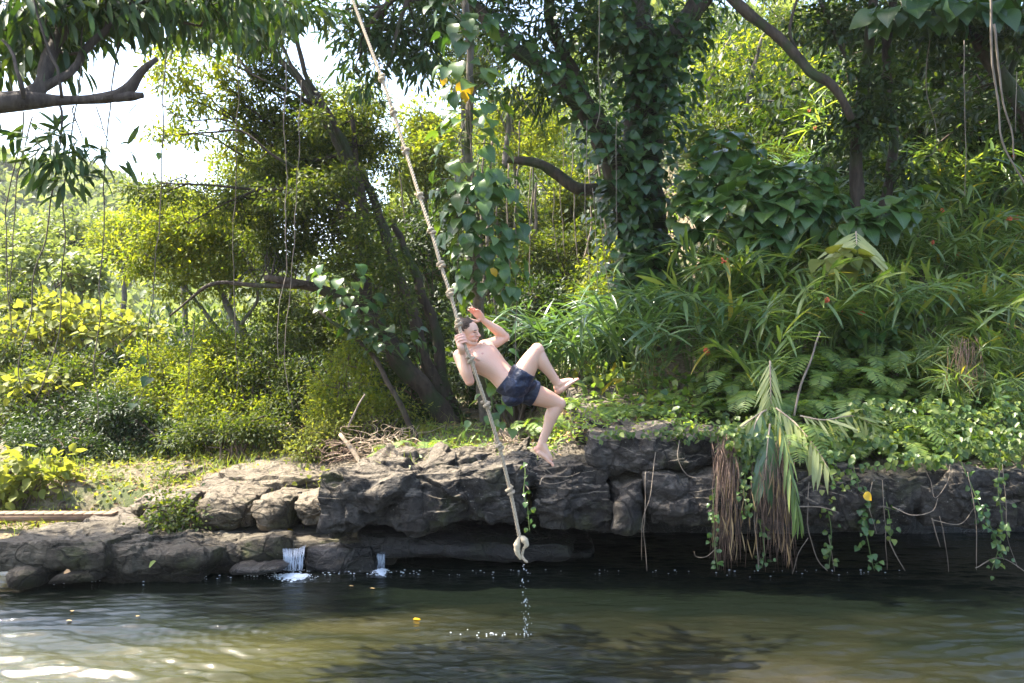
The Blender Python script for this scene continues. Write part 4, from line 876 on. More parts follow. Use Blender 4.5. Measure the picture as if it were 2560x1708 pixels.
def fern_plant(name, seed, nf=11, Lf=.6, hide=(0, -50, -50), mat='fern', npn=24, pl=.15):
    g = np.random.default_rng(seed); o = empty(name, hide); b = np.array(hide, float); st = Acc(); lf = Acc()
    for k in range(nf):
        az = k/nf*2*np.pi+g.uniform(-.3, .3); dr = np.array([math.cos(az), math.sin(az), 0]); l = Lf*g.uniform(.7, 1.2); up = g.uniform(.35, .8)
        p = spline([b, b+dr*l*.35+[0, 0, l*up*.6], b+dr*l*.75+[0, 0, l*up*.65], b+dr*l+[0, 0, l*up*.25]], npn+4)
        tube(st, p, np.linspace(.004, .0012, npn+4), 4, caps=False)
        i = np.arange(4, npn+4); t = norm(np.gradient(p, axis=0))[i]; s_ = norm(np.cross(t, [0, 0, 1.])); u = np.cross(s_, t)
        env = np.sin(np.linspace(.25, np.pi*.97, npn))**.7
        for sg in (1, -1):
            leaves(lf, 'pinna', p[i], s_*sg+t*.45+g.normal(size=(npn, 3))*.05, u+g.normal(size=(npn, 3))*.1, pl*env*g.uniform(.9, 1.1, npn)+.01)
    st.obj('stems', M['stem_green'], o, smooth=True); lf.obj('fronds', M[mat], o); return o

cane = [cane_plant('ginger_plant', 300+k, nst=9, h=1.25+.15*k, L=.50, per=17, flower=(k == 1)) for k in range(3)]
cane2 = [cane_plant('ginger_plant', 310+k, nst=8, h=1.1+.2*k, L=.52, mat='cane', spread=.7, arch=.7, per=15, wscale=.95) for k in range(3)]
reed = [cane_plant('ginger_plant', 320+k, nst=11, h=1.05, L=.46, mat='ginger', spread=.35, per=14, wscale=.55, arch=.3) for k in range(2)]
ferns = [fern_plant('fern', 330+k, nf=10+k, Lf=.5+.1*k) for k in range(3)]
used = set(); cnt = {}
ORD = ['first', 'second', 'third', 'fourth', 'fifth', 'sixth', 'seventh', 'eighth', 'ninth', 'tenth', 'eleventh', 'twelfth', 'thirteenth', 'fourteenth', 'fifteenth', 'sixteenth', 'seventeenth', 'eighteenth', 'nineteenth', 'twentieth']+['twenty-'+w5 for w5 in 'first second third fourth fifth sixth seventh eighth ninth'.split()]+['thirtieth']+['thirty-'+w5 for w5 in 'first second third fourth fifth sixth seventh eighth ninth'.split()]+['fortieth']+['forty-'+w5 for w5 in 'first second third fourth fifth sixth seventh eighth ninth'.split()]+['fiftieth']
def put(models, px, py_base, d, sc, rz, label, group, drop=.05):
    """stand a plant on the ground at depth d below screen column px"""
    x = (px-1280)/F*d; loc = (x, d, gz(x, d)-drop)
    n_ = cnt.get(label, 0); cnt[label] = n_+1; label = label.replace('#', ORD[n_])
    k = int(abs(px*13+d*71)) % len(models); o = models[k]
    if o.name not in used:
        used.add(o.name); o.location = loc; o.rotation_euler = (0, 0, rz); o.scale = (sc, sc, sc); o['label'] = label; o['group'] = group; o['category'] = o.name.split('.')[0].split('_')[0]
        return o
    c = dup(o, loc, rz, sc, label, group); c['category'] = o.name.split('.')[0].split('_')[0]; return c
g = np.random.default_rng(55)
# fan-leaved canes behind the man's feet up to the forked tree
for px, d in sorted([(1420, 12.6), (1480, 12.0), (1560, 11.6), (1640, 11.3), (1500, 13.2), (1580, 13.0), (1680, 12.6), (1740, 11.9), (1610, 12.2), (1700, 13.4), (1450, 13.8), (1790, 12.9), (1540, 14.2), (1380, 12.9)]):
    put(cane2, px+g.uniform(-20, 20), 0, d, g.uniform(.8, 1.05), g.uniform(0, 6.28), 'arching blue-green cane clump, # from the left, below the forked tree', 'arching canes below the forked tree')
# lower right slope, front rows
ROW = {10.5: 'lowest', 11.1: 'second lowest', 11.8: 'third lowest', 12.6: 'middle', 13.4: 'upper middle', 14.3: 'fourth highest', 15.2: 'third highest', 16.2: 'second highest', 17.2: 'topmost'}
for d0, n, a0, a1 in ((10.5, 8, 1900, 2600), (11.1, 9, 1780, 2620), (11.8, 9, 1800, 2620), (12.6, 10, 1830, 2640), (13.4, 10, 1880, 2650)):
    for px in np.linspace(a0, a1, n):
        if d0 < 11 and 1980 < px < 2300: continue
        put(cane+reed, px+g.uniform(-30, 30), 0, d0+g.uniform(-.25, .25), g.uniform(.7, 1.0), g.uniform(0, 6.28), 'upright green ginger plant, # from the left in the '+ROW[d0]+' row above the ferns', 'ginger plants on the lower right slope')
for d0, n, a0, a1 in ((14.3, 9, 1960, 2660), (15.2, 9, 2000, 2660), (16.2, 9, 2050, 2680), (17.2, 8, 2100, 2680)):
    for px in np.linspace(a0, a1, n):
        put(cane2+cane, px+g.uniform(-30, 30), 0, d0+g.uniform(-.3, .3), g.uniform(.85, 1.15), g.uniform(0, 6.28), 'shaded ginger plant, # from the left in the '+ROW[d0]+' row under the trees', 'ginger plants high on the right slope')
for px, d in [(2420, 10.0), (2520, 9.95), (2600, 10.3)]:
    put(reed, px, 0, d, .7, g.uniform(0, 6), 'low narrow-bladed ginger plant, # from the left in the leafy cover at the right', 'low ginger plants at the right edge')
# ferns along the top of the wall
for px, d in sorted([(1960, 10.3), (2040, 10.1), (2120, 10.35), (2190, 10.1), (2260, 10.4), (2080, 10.7), (2170, 10.75), (2330, 10.2), (2400, 10.5), (2480, 10.3), (2540, 10.6), (2010, 10.6), (2300, 10.8), (1900, 10.5), (2580, 10.15), (2230, 9.9), (2090, 9.8), (1960, 9.9), (2440, 9.85), (2360, 9.8)]+[(1830+i_*44, 10.9+.3*(i_ % 3)) for i_ in range(18)]+[(1880+i_*62, 9.75) for i_ in range(11)]):
    put(ferns, px+g.uniform(-10, 10), 0, d, g.uniform(.7, 1.2), g.uniform(0, 6.28), 'feathery green fern, # from the left on top of the right rock wall', 'ferns on the rock wall')
for px, d in sorted([(1500, 10.6), (1560, 10.9), (1620, 10.5), (1680, 10.8), (1740, 10.5), (1800, 10.7), (1440, 11.3), (1345, 11.9), (1390, 11.4), (1060, 11.2), (980, 11.6), (1230, 11.5)]):
    put(ferns, px+g.uniform(-10, 10), 0, d, g.uniform(.5, .8), g.uniform(0, 6.28), 'small fern, # from the left on the bank between rope and layered slab', 'small ferns near the lower foot')
# leafy mound of big round climber leaves at the middle of the right slope
def mound(label, pts, n, size, seed, mat='pothos', group='mounds of big round climber leaves'):
    g = np.random.default_rng(seed); c0 = P(*pts[0][:3]); b = c0.copy(); b[2] = gz(b[0], b[1])
    o = empty('climber_mound', b, label, 'climber', group); st = Acc(); lf = Acc()
    tot = sum(r[3]*r[4] for r in pts)
    for (px, py, d, rx, rz) in pts:
        c = P(px, py, d); k = int(n*rx*rz/tot); RX, RZ = rx*d/F, rz*d/F
        q = norm(g.normal(size=(k, 3))); q[:, 1] = -np.abs(q[:, 1])*.9; q[:, 2] = q[:, 2]*.9+.1
        pos = c+q*np.array([RX, .8*RX, RZ])*g.uniform(.8, 1.1, (k, 1))
        ax = q*.6+np.array([0, -.35, -.6])+g.normal(size=(k, 3))*.3; up = q*.6+np.array([0, -.3, .8])+g.normal(size=(k, 3))*.2
        leaves(lf, 'heart', pos, ax, up, size*g.uniform(.55, 1.25, k))
        for e in pos[::3]:
            s_ = b+(c-b)*g.uniform(.3, 1); tube(st, spline([s_, (s_+e)/2+[0, 0, .12], e], 5), .006, 3, caps=False)
    st.obj('stems', M['stem_green'], o, smooth=True); lf.obj('leaves', M[mat], o); return o
mound('big mound of glossy round climber leaves at the middle of the right slope', [(1900, 470, 12.6, 90, 55), (1990, 455, 12.6, 80, 50), (1840, 530, 12.4, 90, 60), (1960, 545, 12.3, 100, 60), (2040, 520, 12.5, 60, 55), (1900, 610, 12.2, 60, 40)], 330, .27, 1)
mound('upper heap of round climber leaves leaning against the forked tree', [(1800, 370, 13.2, 70, 45), (1760, 450, 13.1, 60, 60), (1850, 400, 13.2, 50, 40), (1730, 540, 13, 50, 60)], 170, .25, 2)
mound('small cluster of round climber leaves in the middle of the ginger', [(2190, 540, 12.0, 60, 35), (2260, 500, 12.2, 40, 30), (2150, 580, 11.9, 50, 30)], 60, .3, 3)
mound('yellow-green lobed leaves catching light in the ginger', [(2100, 650, 11.2, 60, 18)], 26, .22, 4, 'lime')
mound('dark glossy round leaves in the shaded hollow behind the ferns', [(2180, 830, 11.2, 60, 35), (2240, 790, 11.4, 50, 30), (2130, 800, 11.5, 40, 40)], 80, .17, 5)
mound('round leaves low on the trunk foot left of the arching canes', [(1540, 850, 13, 50, 70), (1600, 720, 13.4, 50, 60)], 60, .2, 6, 'pothos_dark')

# ---------------------------------------------------------------- ground cover, grass, litter: nobody could count these
def scatter(name, label, kind, mat, size, regions, dens, lift=.05, upb=1.0, seed=0, spread=.6, upax=.35):
    g = np.random.default_rng(seed); a = Acc()
    for (x0, x1, y0, y1, den) in regions:
        n = int((x1-x0)*(y1-y0)*den*dens); x = g.uniform(x0, x1, n); y = g.uniform(y0, y1, n)
        keep = fbm(np.stack([x*1.6, y*1.6, 0*x+seed], -1), 3, 7) > g.uniform(-.9, .6, n); x, y = x[keep], y[keep]; n = len(x)
        z = ground(x, y); ok = z > .05; x, y, z = x[ok], y[ok], z[ok]; n = len(x)
        pos = np.stack([x, y, z+g.uniform(0, lift, n)], -1)
        ax = g.normal(size=(n, 3))*np.array([1, 1, .4])+np.array([0, -.2, upax]); up = g.normal(size=(n, 3))*spread+np.array([0, 0, upb])
        leaves(a, kind, pos, ax, up, size*g.uniform(.6, 1.3, n))
    return tag(a.obj(name, M[mat]), label, 'ground cover', kind='stuff')
# leafy cover on the wall top at right, spilling over the rock faces
def spill(name, label, rows, kind, size, mat, n, seed, cat='ground cover'):
    g = np.random.default_rng(seed); a = Acc(); tot = sum(r[3]*r[4] for r in rows)
    for (px, py, d, rx, rz) in rows:
        c = P(px, py, d); k = int(n*rx*rz/tot)
        u = g.uniform(-1, 1, k); v_ = g.uniform(-1, 1, k); ok = fbm(np.stack([u*rx/40+px/60, v_*rz/40, 0*u], -1), 3, seed) > g.uniform(-1.0, .45, k); u, v_ = u[ok], v_[ok]; k = len(u)
        pos = c+np.stack([u*rx*d/F, -.12*(v_)-.18*g.random(k)-.10, v_*rz*d/F+0*u], -1)
        ax = g.normal(size=(k, 3))*.5+np.array([0, -.5, -.5]); up = np.array([0, -.6, .9])+g.normal(size=(k, 3))*.35
        leaves(a, kind, pos, ax, up, size*g.uniform(.6, 1.3, k))
    return tag(a.obj(name, M[mat]), label, cat, kind='stuff')
scatter('leafy_cover', 'low leafy cover among the ferns on the right wall top', 'round', 'cover', .10, [(2.6, 6.6, 9.5, 11.6, 1.0), (1.4, 3.2, 9.9, 11.4, .6)], 420, .25, seed=1)
scatter('leafy_cover', 'shaded leafy undergrowth covering the right slope', 'hex', 'ginger', .2, [(.9, 9, 11.3, 18, 1.0)], 110, .35, seed=2, upax=.9)
spill('hanging_cover', 'heart-leaved cover spilling over the wall at the right', [(2330, 1060, 9.6, 230, 70), (2440, 1120, 9.3, 130, 60), (2120, 1100, 9.3, 120, 24), (2080, 1150, 9.1, 40, 40), (2250, 1145, 9.1, 110, 22), (2520, 1010, 9.9, 70, 50)], 'round', .07, 'cover', 2600, 5)
spill('hanging_cover', 'small leaves creeping along the wall edge above the layered slab', [(1620, 1085, 9.5, 160, 18), (1760, 1082, 9.4, 90, 26), (1850, 1120, 9.2, 50, 50), (1870, 1060, 9.7, 90, 30)], 'round', .06, 'cover', 1100, 6)
scatter('grass', 'sparse sunlit weeds and grass on the left bank', 'grass', 'grass', .22, [(-7.5, -.6, 10.3, 15, 1.0), (-.8, 2, 10, 14, .5)], 150, .0, seed=3, upax=2.2, upb=.2)
scatter('weeds', 'small sunlit weeds on the left bank', 'round', 'lime', .065, [(-7, -1.0, 10.6, 14.5, 1.0)], 210, .07, seed=4)
scatter('weeds', 'low green weeds on the bank behind the rope and feet', 'hex', 'fern', .07, [(-1.2, 1.8, 9.9, 13.0, 1.0), (.7, 2.6, 9.4, 10.6, 1.3)], 330, .14, seed=6)
scatter('leaf_litter', 'dry brown fallen leaves strewn over bank and rocks', 'hex', 'litter', .075, [(-7, 2.2, 9.9, 14.5, 1.0)], 210, .02, upb=2.4, seed=5, upax=0)
# leaf litter on the stream bed above the waterfall and on the shelf
g = np.random.default_rng(61); a = Acc(); n = 900
px = g.uniform(420, 860, n); d = g.uniform(9.9, 11.2, n); x = (px-1280)/F*d
pos = np.stack([x, d, .23+.03*g.random(n)], -1)
leaves(a, 'hex', pos, g.normal(size=(n, 3))*[1, 1, .2], g.normal(size=(n, 3))*.5+[0, 0, 1.2], .06*g.uniform(.5, 1.3, n))
tag(a.obj('leaf_litter', M['litter']), 'brown leaf litter on the stream bed above the big waterfall', 'leaf litter', kind='stuff')

# ---------------------------------------------------------------- fronds over the wall
def palm_frond(label, pts, n, Ll, w_, mat='frond', seed=0, side=(1, 0, 0), hang=.7, stem=.011, group=None, fan=.9, stem_mat='root', two=True):
    g = np.random.default_rng(seed); p = spline(PP(pts), 40); o = empty('palm_frond', p[0], label, 'frond', group)
    s_ = Acc(); tube(s_, p, np.linspace(stem, stem*.3, 40), 6, caps=False); lf = Acc()
    i = np.linspace(2, 39, n).astype(int); t = norm(np.gradient(p, axis=0))[i]; sd_ = norm(np.array(side)-t*(t@np.array(side))[:, None])
    env = np.sin(np.linspace(.5, np.pi*.9, n))**.5
    for sg in ((1, -1) if two else (1,)):
        ax = sd_*sg*fan+t*.55+np.array([0, 0, -hang])+g.normal(size=(n, 3))*.08
        up = np.array([0, -1, .5])+g.normal(size=(n, 3))*.2+sd_*sg*.5
        leaves(lf, 'blade_flat', p[i], ax, up, Ll*env*g.uniform(.85, 1.15, n), w_)
    s_.obj('rachis', M[stem_mat], o, smooth=True); lf.obj('leaflets', M[mat], o); return o
gp = 'palm fronds hanging over the wall'
palm_frond('big pale feathery frond hanging straight down among the cane plants above the wall', [(1924, 700, 10.2), (1926, 800, 9.9), (1925, 905, 9.7), (1926, 960, 9.6), (1928, 1030, 9.55)], 0, .4, 1, seed=1, group=gp) if False else None
palm_frond('big pale feathery frond hanging straight down above the wall edge', [(1925, 903, 9.6), (1926, 940, 9.5), (1927, 985, 9.45), (1928, 1010, 9.45)], 11, .38, .75, seed=1, group=gp, fan=.6, hang=.75)
palm_frond('pale frond spreading to the left just above the dry bundle', [(1925, 1020, 9.5), (1890, 1040, 9.35), (1850, 1070, 9.25), (1825, 1090, 9.2)], 8, .4, 1.0, seed=2, group=gp, hang=.3, fan=.25)
palm_frond('green three-bladed frond hanging over the slab edge', [(1905, 1030, 9.3), (1890, 1055, 9.1), (1885, 1075, 9.05)], 3, .6, 1.5, mat='cane', seed=3, group=gp, hang=1.5, fan=.35)
palm_frond('long green frond hanging in front of the dry bundle almost to the water', [(1935, 1020, 9.2), (1960, 1090, 8.9), (1975, 1170, 8.75), (1990, 1250, 8.7), (1998, 1300, 8.7)], 16, .36, .8, mat='ginger', seed=4, group=gp, hang=1.0, fan=.3, stem_mat='stem_green')
palm_frond('green frond hanging in the middle of the brown bundle', [(1925, 1060, 9.1), (1918, 1120, 8.95), (1912, 1200, 8.85)], 9, .5, 1.3, mat='cane', seed=5, group=gp, hang=.9, fan=.4)
palm_frond('frond sloping down to the right past the brown bundle', [(1940, 1020, 9.4), (1990, 1060, 9.2), (2040, 1120, 9.0), (2070, 1170, 8.9)], 12, .42, 1.0, mat='frond', seed=6, group=gp, hang=.8, fan=.3)
palm_frond('frond with pale blades lying on the wall top near the cover', [(2000, 1040, 9.4), (2060, 1050, 9.3), (2130, 1040, 9.3), (2180, 1060, 9.3)], 10, .35, .9, mat='frond', seed=7, group=gp, hang=.5, fan=.6)
palm_frond('fan of pale blades with red flowers at the top of the ginger', [(2140, 580, 11.4), (2141, 600, 11.2), (2142, 612, 11.1)], 6, .6, 1.2, mat='frond', seed=8, group=gp, hang=.5, fan=1.0)
def dry_bundle(label, px0, px1, py0, py1, n, d, seed):
    g = np.random.default_rng(seed); b = P((px0+px1)/2, py0, d); o = empty('dry_frond', b, label, 'dry frond', 'dry fronds hanging from the wall'); st = Acc(); lf = Acc()
    for k in range(n):
        u = g.uniform()+g.normal()*.08; x0 = px0+(px1-px0)*(.12+.76*u); x1 = px0+(px1-px0)*u+g.normal()*12; e = py1-(py1-py0)*abs(g.normal())*.28
        wob = g.normal(size=3)*5
        q = spline([P(x0+g.normal()*7, py0+g.uniform(-12, 30), d+g.uniform(0, .2)), P(x0*.75+x1*.25+wob[0], py0*.7+e*.3, d-.12+g.uniform(-.12, .1)), P(x0*.35+x1*.65+wob[1], py0*.3+e*.7, d-.12+g.uniform(-.15, .12)), P(x1+wob[2], e, d-.1+g.uniform(-.15, .12))], 16)
        tube(st, q, np.linspace(.0036, .001, 16)*g.uniform(.45, 1.2), 4, caps=False)
        if k % 5 == 0:
            m_ = 3; ii = g.integers(4, 13, m_); leaves(lf, 'blade_flat', q[ii], np.array([0, 0, -1.])+g.normal(size=(m_, 3))*.15, g.normal(size=(m_, 3))*.5+[0, -1, 0], .22, .5)
    st.obj('strands', M['root'] if False else M['dry_stem'], o, smooth=True); lf.obj('dead_leaflets', M['dry'], o); return o
M['dry_stem'] = bark_mat('dry_stem', (.07, .042, .03), (.26, .175, .13))
dry_bundle('left brown bundle of dead palm strands hanging from the wall to the water', 1782, 1850, 1095, 1435, 105, 9.1, 1)
dry_bundle('right thick brown bundle of dead palm strands behind the green frond', 1885, 1985, 1110, 1435, 95, 9.05, 2)
dry_bundle('small clump of dead brown blades among the ginger at the right edge', 2370, 2460, 850, 985, 50, 10.1, 3)
dry_bundle('brown dead blades hanging on the far right slope', 2520, 2620, 760, 900, 40, 11.0, 4)

# ---------------------------------------------------------------- hanging leafy vines and aerial roots over the dark recess
def hang_vine(label, pts, n, size, seed, mat='cover', group='leafy vines hanging over the dark recess', r=.006, stem='stem_green', name='hanging_vine', cat='vine'):
    g = np.random.default_rng(seed); p = spline(PP(pts), 40); p[:, :2] += (fbm(p*3+seed, 2, seed)*.02)[:, None]
    a = Acc(); tube(a, p, np.linspace(r, r*.6, 40), 5, .1)
    if not n:
        return tag(a.obj(name, M[stem], smooth=True, origin=p[0]), label, cat, group)
    o = empty(name, p[0], label, cat, group); lf = Acc(); i = g.integers(1, 39, n)
    off = g.normal(size=(n, 3))*.035; ax = off*6+np.array([0, -.3, -.35])+g.normal(size=(n, 3))*.3
    leaves(lf, 'heart', p[i]+off, ax, np.array([0, -.7, .7])+g.normal(size=(n, 3))*.3, size*g.uniform(.6, 1.2, n))
    a.obj('stem', M[stem], o, smooth=True); lf.obj('leaves', M[mat], o); return o
HV = [
 ('leafy vine edging the left dry bundle', [(1795, 1190, 8.95), (1782, 1290, 8.9), (1788, 1380, 8.9), (1795, 1425, 8.9)], 22, .06),
 ('leafy vine between the two dry bundles', [(1870, 1110, 9.0), (1862, 1200, 8.9), (1868, 1290, 8.85)], 46, .055),
 ('thin vine with few leaves right of the left dry bundle', [(1900, 1300, 8.95), (1910, 1370, 8.95), (1905, 1420, 8.95)], 16, .06),
 ('light green leafy vine just right of the green frond', [(2060, 1190, 9.0), (2070, 1270, 8.9), (2078, 1340, 8.9), (2072, 1420, 8.9)], 34, .06),
 ('bright dense vine third from the right bundle reaching the water', [(2150, 1240, 8.95), (2160, 1310, 8.85), (2172, 1370, 8.85), (2185, 1428, 8.85)], 38, .065),
 ('vine with paired pale leaves beside the bright dense vine', [(2210, 1240, 8.95), (2222, 1300, 8.85), (2225, 1360, 8.85)], 12, .06),
 ('long dense vine hanging at the right end of the recess', [(2400, 1150, 9.0), (2440, 1240, 8.9), (2478, 1320, 8.85), (2510, 1400, 8.85)], 50, .065),
 ('second long vine crossing the right end of the recess', [(2500, 1130, 9.0), (2498, 1230, 8.9), (2505, 1330, 8.85), (2480, 1425, 8.85)], 40, .06),
 ('small round-leaved vine hanging in the crack right of the rope end', [(1312, 1170, 9.1), (1316, 1260, 9.0), (1322, 1330, 8.95)], 14, .055),
 ('little fern-leaved vine on the wall above the bright dense vine', [(2070, 1190, 9.0), (2085, 1210, 8.9), (2100, 1235, 8.9)], 40, .05),
 ('vine with leaves draping the pitted block', [(2130, 1160, 9.0), (2140, 1200, 8.9), (2150, 1240, 8.9)], 26, .06),
]
for k, (lab, pts, n, sz) in enumerate(HV): hang_vine(lab, pts, n, sz, 400+k, mat='cover' if k % 2 else 'pothos')
g = np.random.default_rng(91)
AR = [
 ('pale hanging root with a bend right of the green frond', [(2022, 1205, 9), (2020, 1260, 8.9), (2025, 1335, 8.9), (2045, 1400, 8.9), (2068, 1428, 8.9)]),
 ('straight pale root ending at the water in the middle of the recess', [(2072, 1340, 8.9), (2080, 1385, 8.9), (2087, 1430, 8.9)]),
 ('wavy looping liana swinging across the pitted block', [(2300, 1150, 8.9), (2325, 1200, 8.8), (2338, 1245, 8.75), (2374, 1190, 8.8), (2368, 1130, 9.0)]),
 ('long sagging liana running right along the pitted block', [(2230, 1268, 8.9), (2280, 1288, 8.8), (2330, 1278, 8.8), (2345, 1245, 8.8)]),
 ('curved thin liana reaching to the right edge of the pitted block', [(2330, 1300, 8.8), (2400, 1310, 8.8), (2435, 1270, 8.9)]),
 ('brown root dangling below the yellow leaf', [(2180, 1205, 8.9), (2172, 1260, 8.85), (2190, 1335, 8.85)]),
 ('pair root hanging in front of the recess ending in a yellow tip', [(2222, 1350, 8.85), (2240, 1390, 8.85), (2262, 1428, 8.85)]),
 ('cluster root hanging left of the yellow tipped root', [(2205, 1200, 8.9), (2212, 1300, 8.85), (2218, 1425, 8.85)]),
 ('thin dark root in the right part of the recess', [(2350, 1290, 8.85), (2360, 1330, 8.85), (2372, 1430, 8.85)]),
 ('short forked root over the recess', [(2330, 1295, 8.85), (2338, 1330, 8.85), (2350, 1368, 8.85)]),
 ('long thin root near the right vines', [(2420, 1180, 8.9), (2440, 1300, 8.85), (2442, 1425, 8.85)]),
 ('stout pale root at the right end of the recess', [(2505, 1160, 8.9), (2515, 1260, 8.85), (2520, 1350, 8.85), (2545, 1420, 8.85)]),
 ('slanting dead stick dipping into the water at the lower right', [(2440, 1420, 8.8), (2500, 1395, 8.9), (2580, 1440, 8.7)]),
 ('thin double root hanging into the recess below the layered slab', [(1612, 1180, 9.0), (1614, 1280, 8.9), (1612, 1350, 8.9), (1618, 1428, 8.9)]),
 ('hair-thin root beside the double root', [(1640, 1130, 9.1), (1624, 1240, 8.9), (1608, 1300, 8.9), (1606, 1400, 8.9)]),
 ('root hanging behind the left dry bundle', [(1885, 1230, 8.95), (1890, 1330, 8.9), (1895, 1420, 8.9)]),
 ('curly root tip left of the left dry bundle', [(1790, 1370, 8.9), (1765, 1392, 8.9), (1742, 1392, 8.9), (1736, 1378, 8.9)]),
 ('loose root looping over the face of the layered slab', [(1700, 1100, 9.1), (1698, 1150, 8.95), (1720, 1190, 8.9), (1770, 1195, 8.9)]),
 ('stray root sagging across the left side of the pitted block', [(1985, 1267, 8.85), (2050, 1268, 8.85), (2095, 1282, 8.85)]),
 ('slanting root with a leaf tip right of the right dry bundle', [(2020, 1345, 8.9), (1995, 1385, 8.9), (1982, 1435, 8.9)]),
]
for k, (lab, pts) in enumerate(AR): hang_vine(lab, pts, 0, 0, 500+k, r=.0042 if k % 3 else .0065, stem='vine', group='bare roots hanging over the wall', name='aerial_root', cat='root')
a = Acc(); leaves(a, 'heart', [P(2160, 1235, 8.7)], [[.4, -.1, -.3]], [[0, -1, .4]], [.1]); tag(a.obj('leaf', M['yellow'], origin=P(2160, 1235, 8.7)), 'yellow fallen leaf stuck on the pitted block', 'leaf')

# ---------------------------------------------------------------- long thin lianas hanging from the trees
LI = [
 ('thin dark liana at the far left edge', [(60, 280, 7.6), (45, 400, 7.6), (20, 520, 7.6), (18, 700, 7.6), (22, 830, 7.6)]),
 ('second thin dark liana from the left', [(75, 290, 7.8), (50, 420, 7.8), (38, 560, 7.8), (30, 760, 7.8)]),
 ('liana hanging below the drooping leaf spray', [(160, 300, 6.9), (128, 480, 6.9), (112, 590, 6.9), (70, 800, 6.9), (48, 920, 6.9), (70, 1010, 6.9)]),
 ('liana with a kink falling past the bright left bush', [(205, 10, 7.2), (192, 200, 7.0), (165, 440, 7.0), (158, 700, 7.0), (140, 890, 7.0), (90, 1000, 7.0)]),
 ('liana falling from the leaf spray right end', [(310, 0, 7.4), (285, 180, 7.2), (262, 420, 7.2), (255, 700, 7.2), (240, 920, 7.2), (250, 1060, 7.2)]),
 ('long liana ending in a dark leaf pair at the left', [(420, 60, 9), (405, 330, 9), (390, 640, 9), (372, 860, 9), (378, 940, 9), (325, 1040, 9)]),
 ('pale liana crossing the open sky gap and the bright tree', [(600, 0, 9.4), (595, 200, 9.4), (586, 420, 9.4), (580, 720, 9.4), (595, 930, 9.4), (575, 1030, 9.4)]),
 ('short liana in front of the bright tree', [(485, 800, 9.4), (475, 920, 9.4), (465, 1000, 9.4)]),
 ('pale thin liana in front of the leaning tree branches', [(715, 160, 10), (712, 360, 10), (718, 600, 10), (708, 720, 10), (690, 900, 10)]),
 ('second pale thin liana in front of the leaning tree', [(750, 200, 10), (745, 380, 10), (735, 600, 10), (715, 880, 10), (732, 1030, 10)]),
 ('thin crossing liana running diagonally behind the golden leaf', [(1110, 10, 10.4), (1200, 100, 10.6), (1270, 200, 10.8), (1340, 290, 11)]),
 ('pale liana loop in front of the left limb of the forked tree', [(1498, -20, 11), (1495, 150, 11), (1500, 240, 11), (1490, 320, 11)]),
 ('pale liana hanging beside the forked trunk', [(1540, 300, 12.5), (1541, 450, 12.5), (1542, 560, 12.5)]),
 ('pale liana hanging in the lit gap left of the forked trunk', [(1465, 300, 12.6), (1463, 480, 12.6), (1470, 620, 12.6), (1474, 720, 12.6)]),
 ('white root liana left of the forked trunk base', [(1480, 470, 12.6), (1490, 560, 12.6), (1494, 730, 12.6)]),
 ('second white root liana left of the forked trunk base', [(1500, 540, 12.6), (1512, 640, 12.6), (1524, 760, 12.6)]),
 ('thin pale liana hanging from the climber beside the man', [(1140, 420, 9.9), (1142, 500, 9.9), (1148, 610, 9.9), (1140, 760, 9.9)]),
 ('twisting pale liana on the thin straight trunk', [(1170, 60, 10), (1172, 300, 10), (1180, 470, 10), (1160, 640, 10), (1168, 780, 10)]),
 ('straight dark liana between the raised hand and the knee', [(1290, 560, 9.9), (1290, 800, 9.9), (1288, 1010, 9.9)]),
 ('stout pale liana falling along the right edge of the photo', [(2478, -20, 11), (2480, 140, 11), (2495, 250, 11), (2505, 350, 11), (2545, 430, 11), (2600, 520, 11)]),
 ('thinner pale liana beside the stout one at the right edge', [(2485, 60, 11.1), (2505, 240, 11.1), (2530, 330, 11.1), (2535, 400, 11.1)]),
 ('hanging pale liana ending in red flowers at the right', [(2410, 100, 11.5), (2412, 280, 11.5), (2414, 400, 11.5), (2412, 490, 11.5)]),
 ('curved liana hook hanging in the dark thicket at the right', [(2325, 80, 12.2), (2315, 220, 12.2), (2340, 320, 12.2), (2335, 380, 12.2), (2305, 395, 12.2)]),
 ('short pale liana at the right edge of the photo', [(2542, 180, 11.5), (2540, 260, 11.5), (2540, 330, 11.5)]),
 ('bare vine bundle hanging in the shaded gap right of the forked tree', [(2065, 330, 13), (2072, 400, 13), (2060, 440, 13)]),
]
for k, (lab, pts) in enumerate(LI):
    nleaf = 5 if 'dark leaf pair' in lab else 0
    hang_vine(lab, pts, nleaf, .13, 600+k, mat='pothos_dark', stem='vine_dark' if k < 8 else 'vine', r=.016 if 'stout' in lab else .0065, group='long lianas hanging from the trees', name='liana', cat='liana')
# stick hanging across the ginger
limb_thing('fallen_branch', 'bare thin stick slanting down through the ginger to the wall top', 'branch', [[(2050, 830, 9.9, 2.5), (2030, 900, 9.7, 2.5), (2000, 970, 9.6, 3), (1985, 1040, 9.5, 3)]], 'vine')

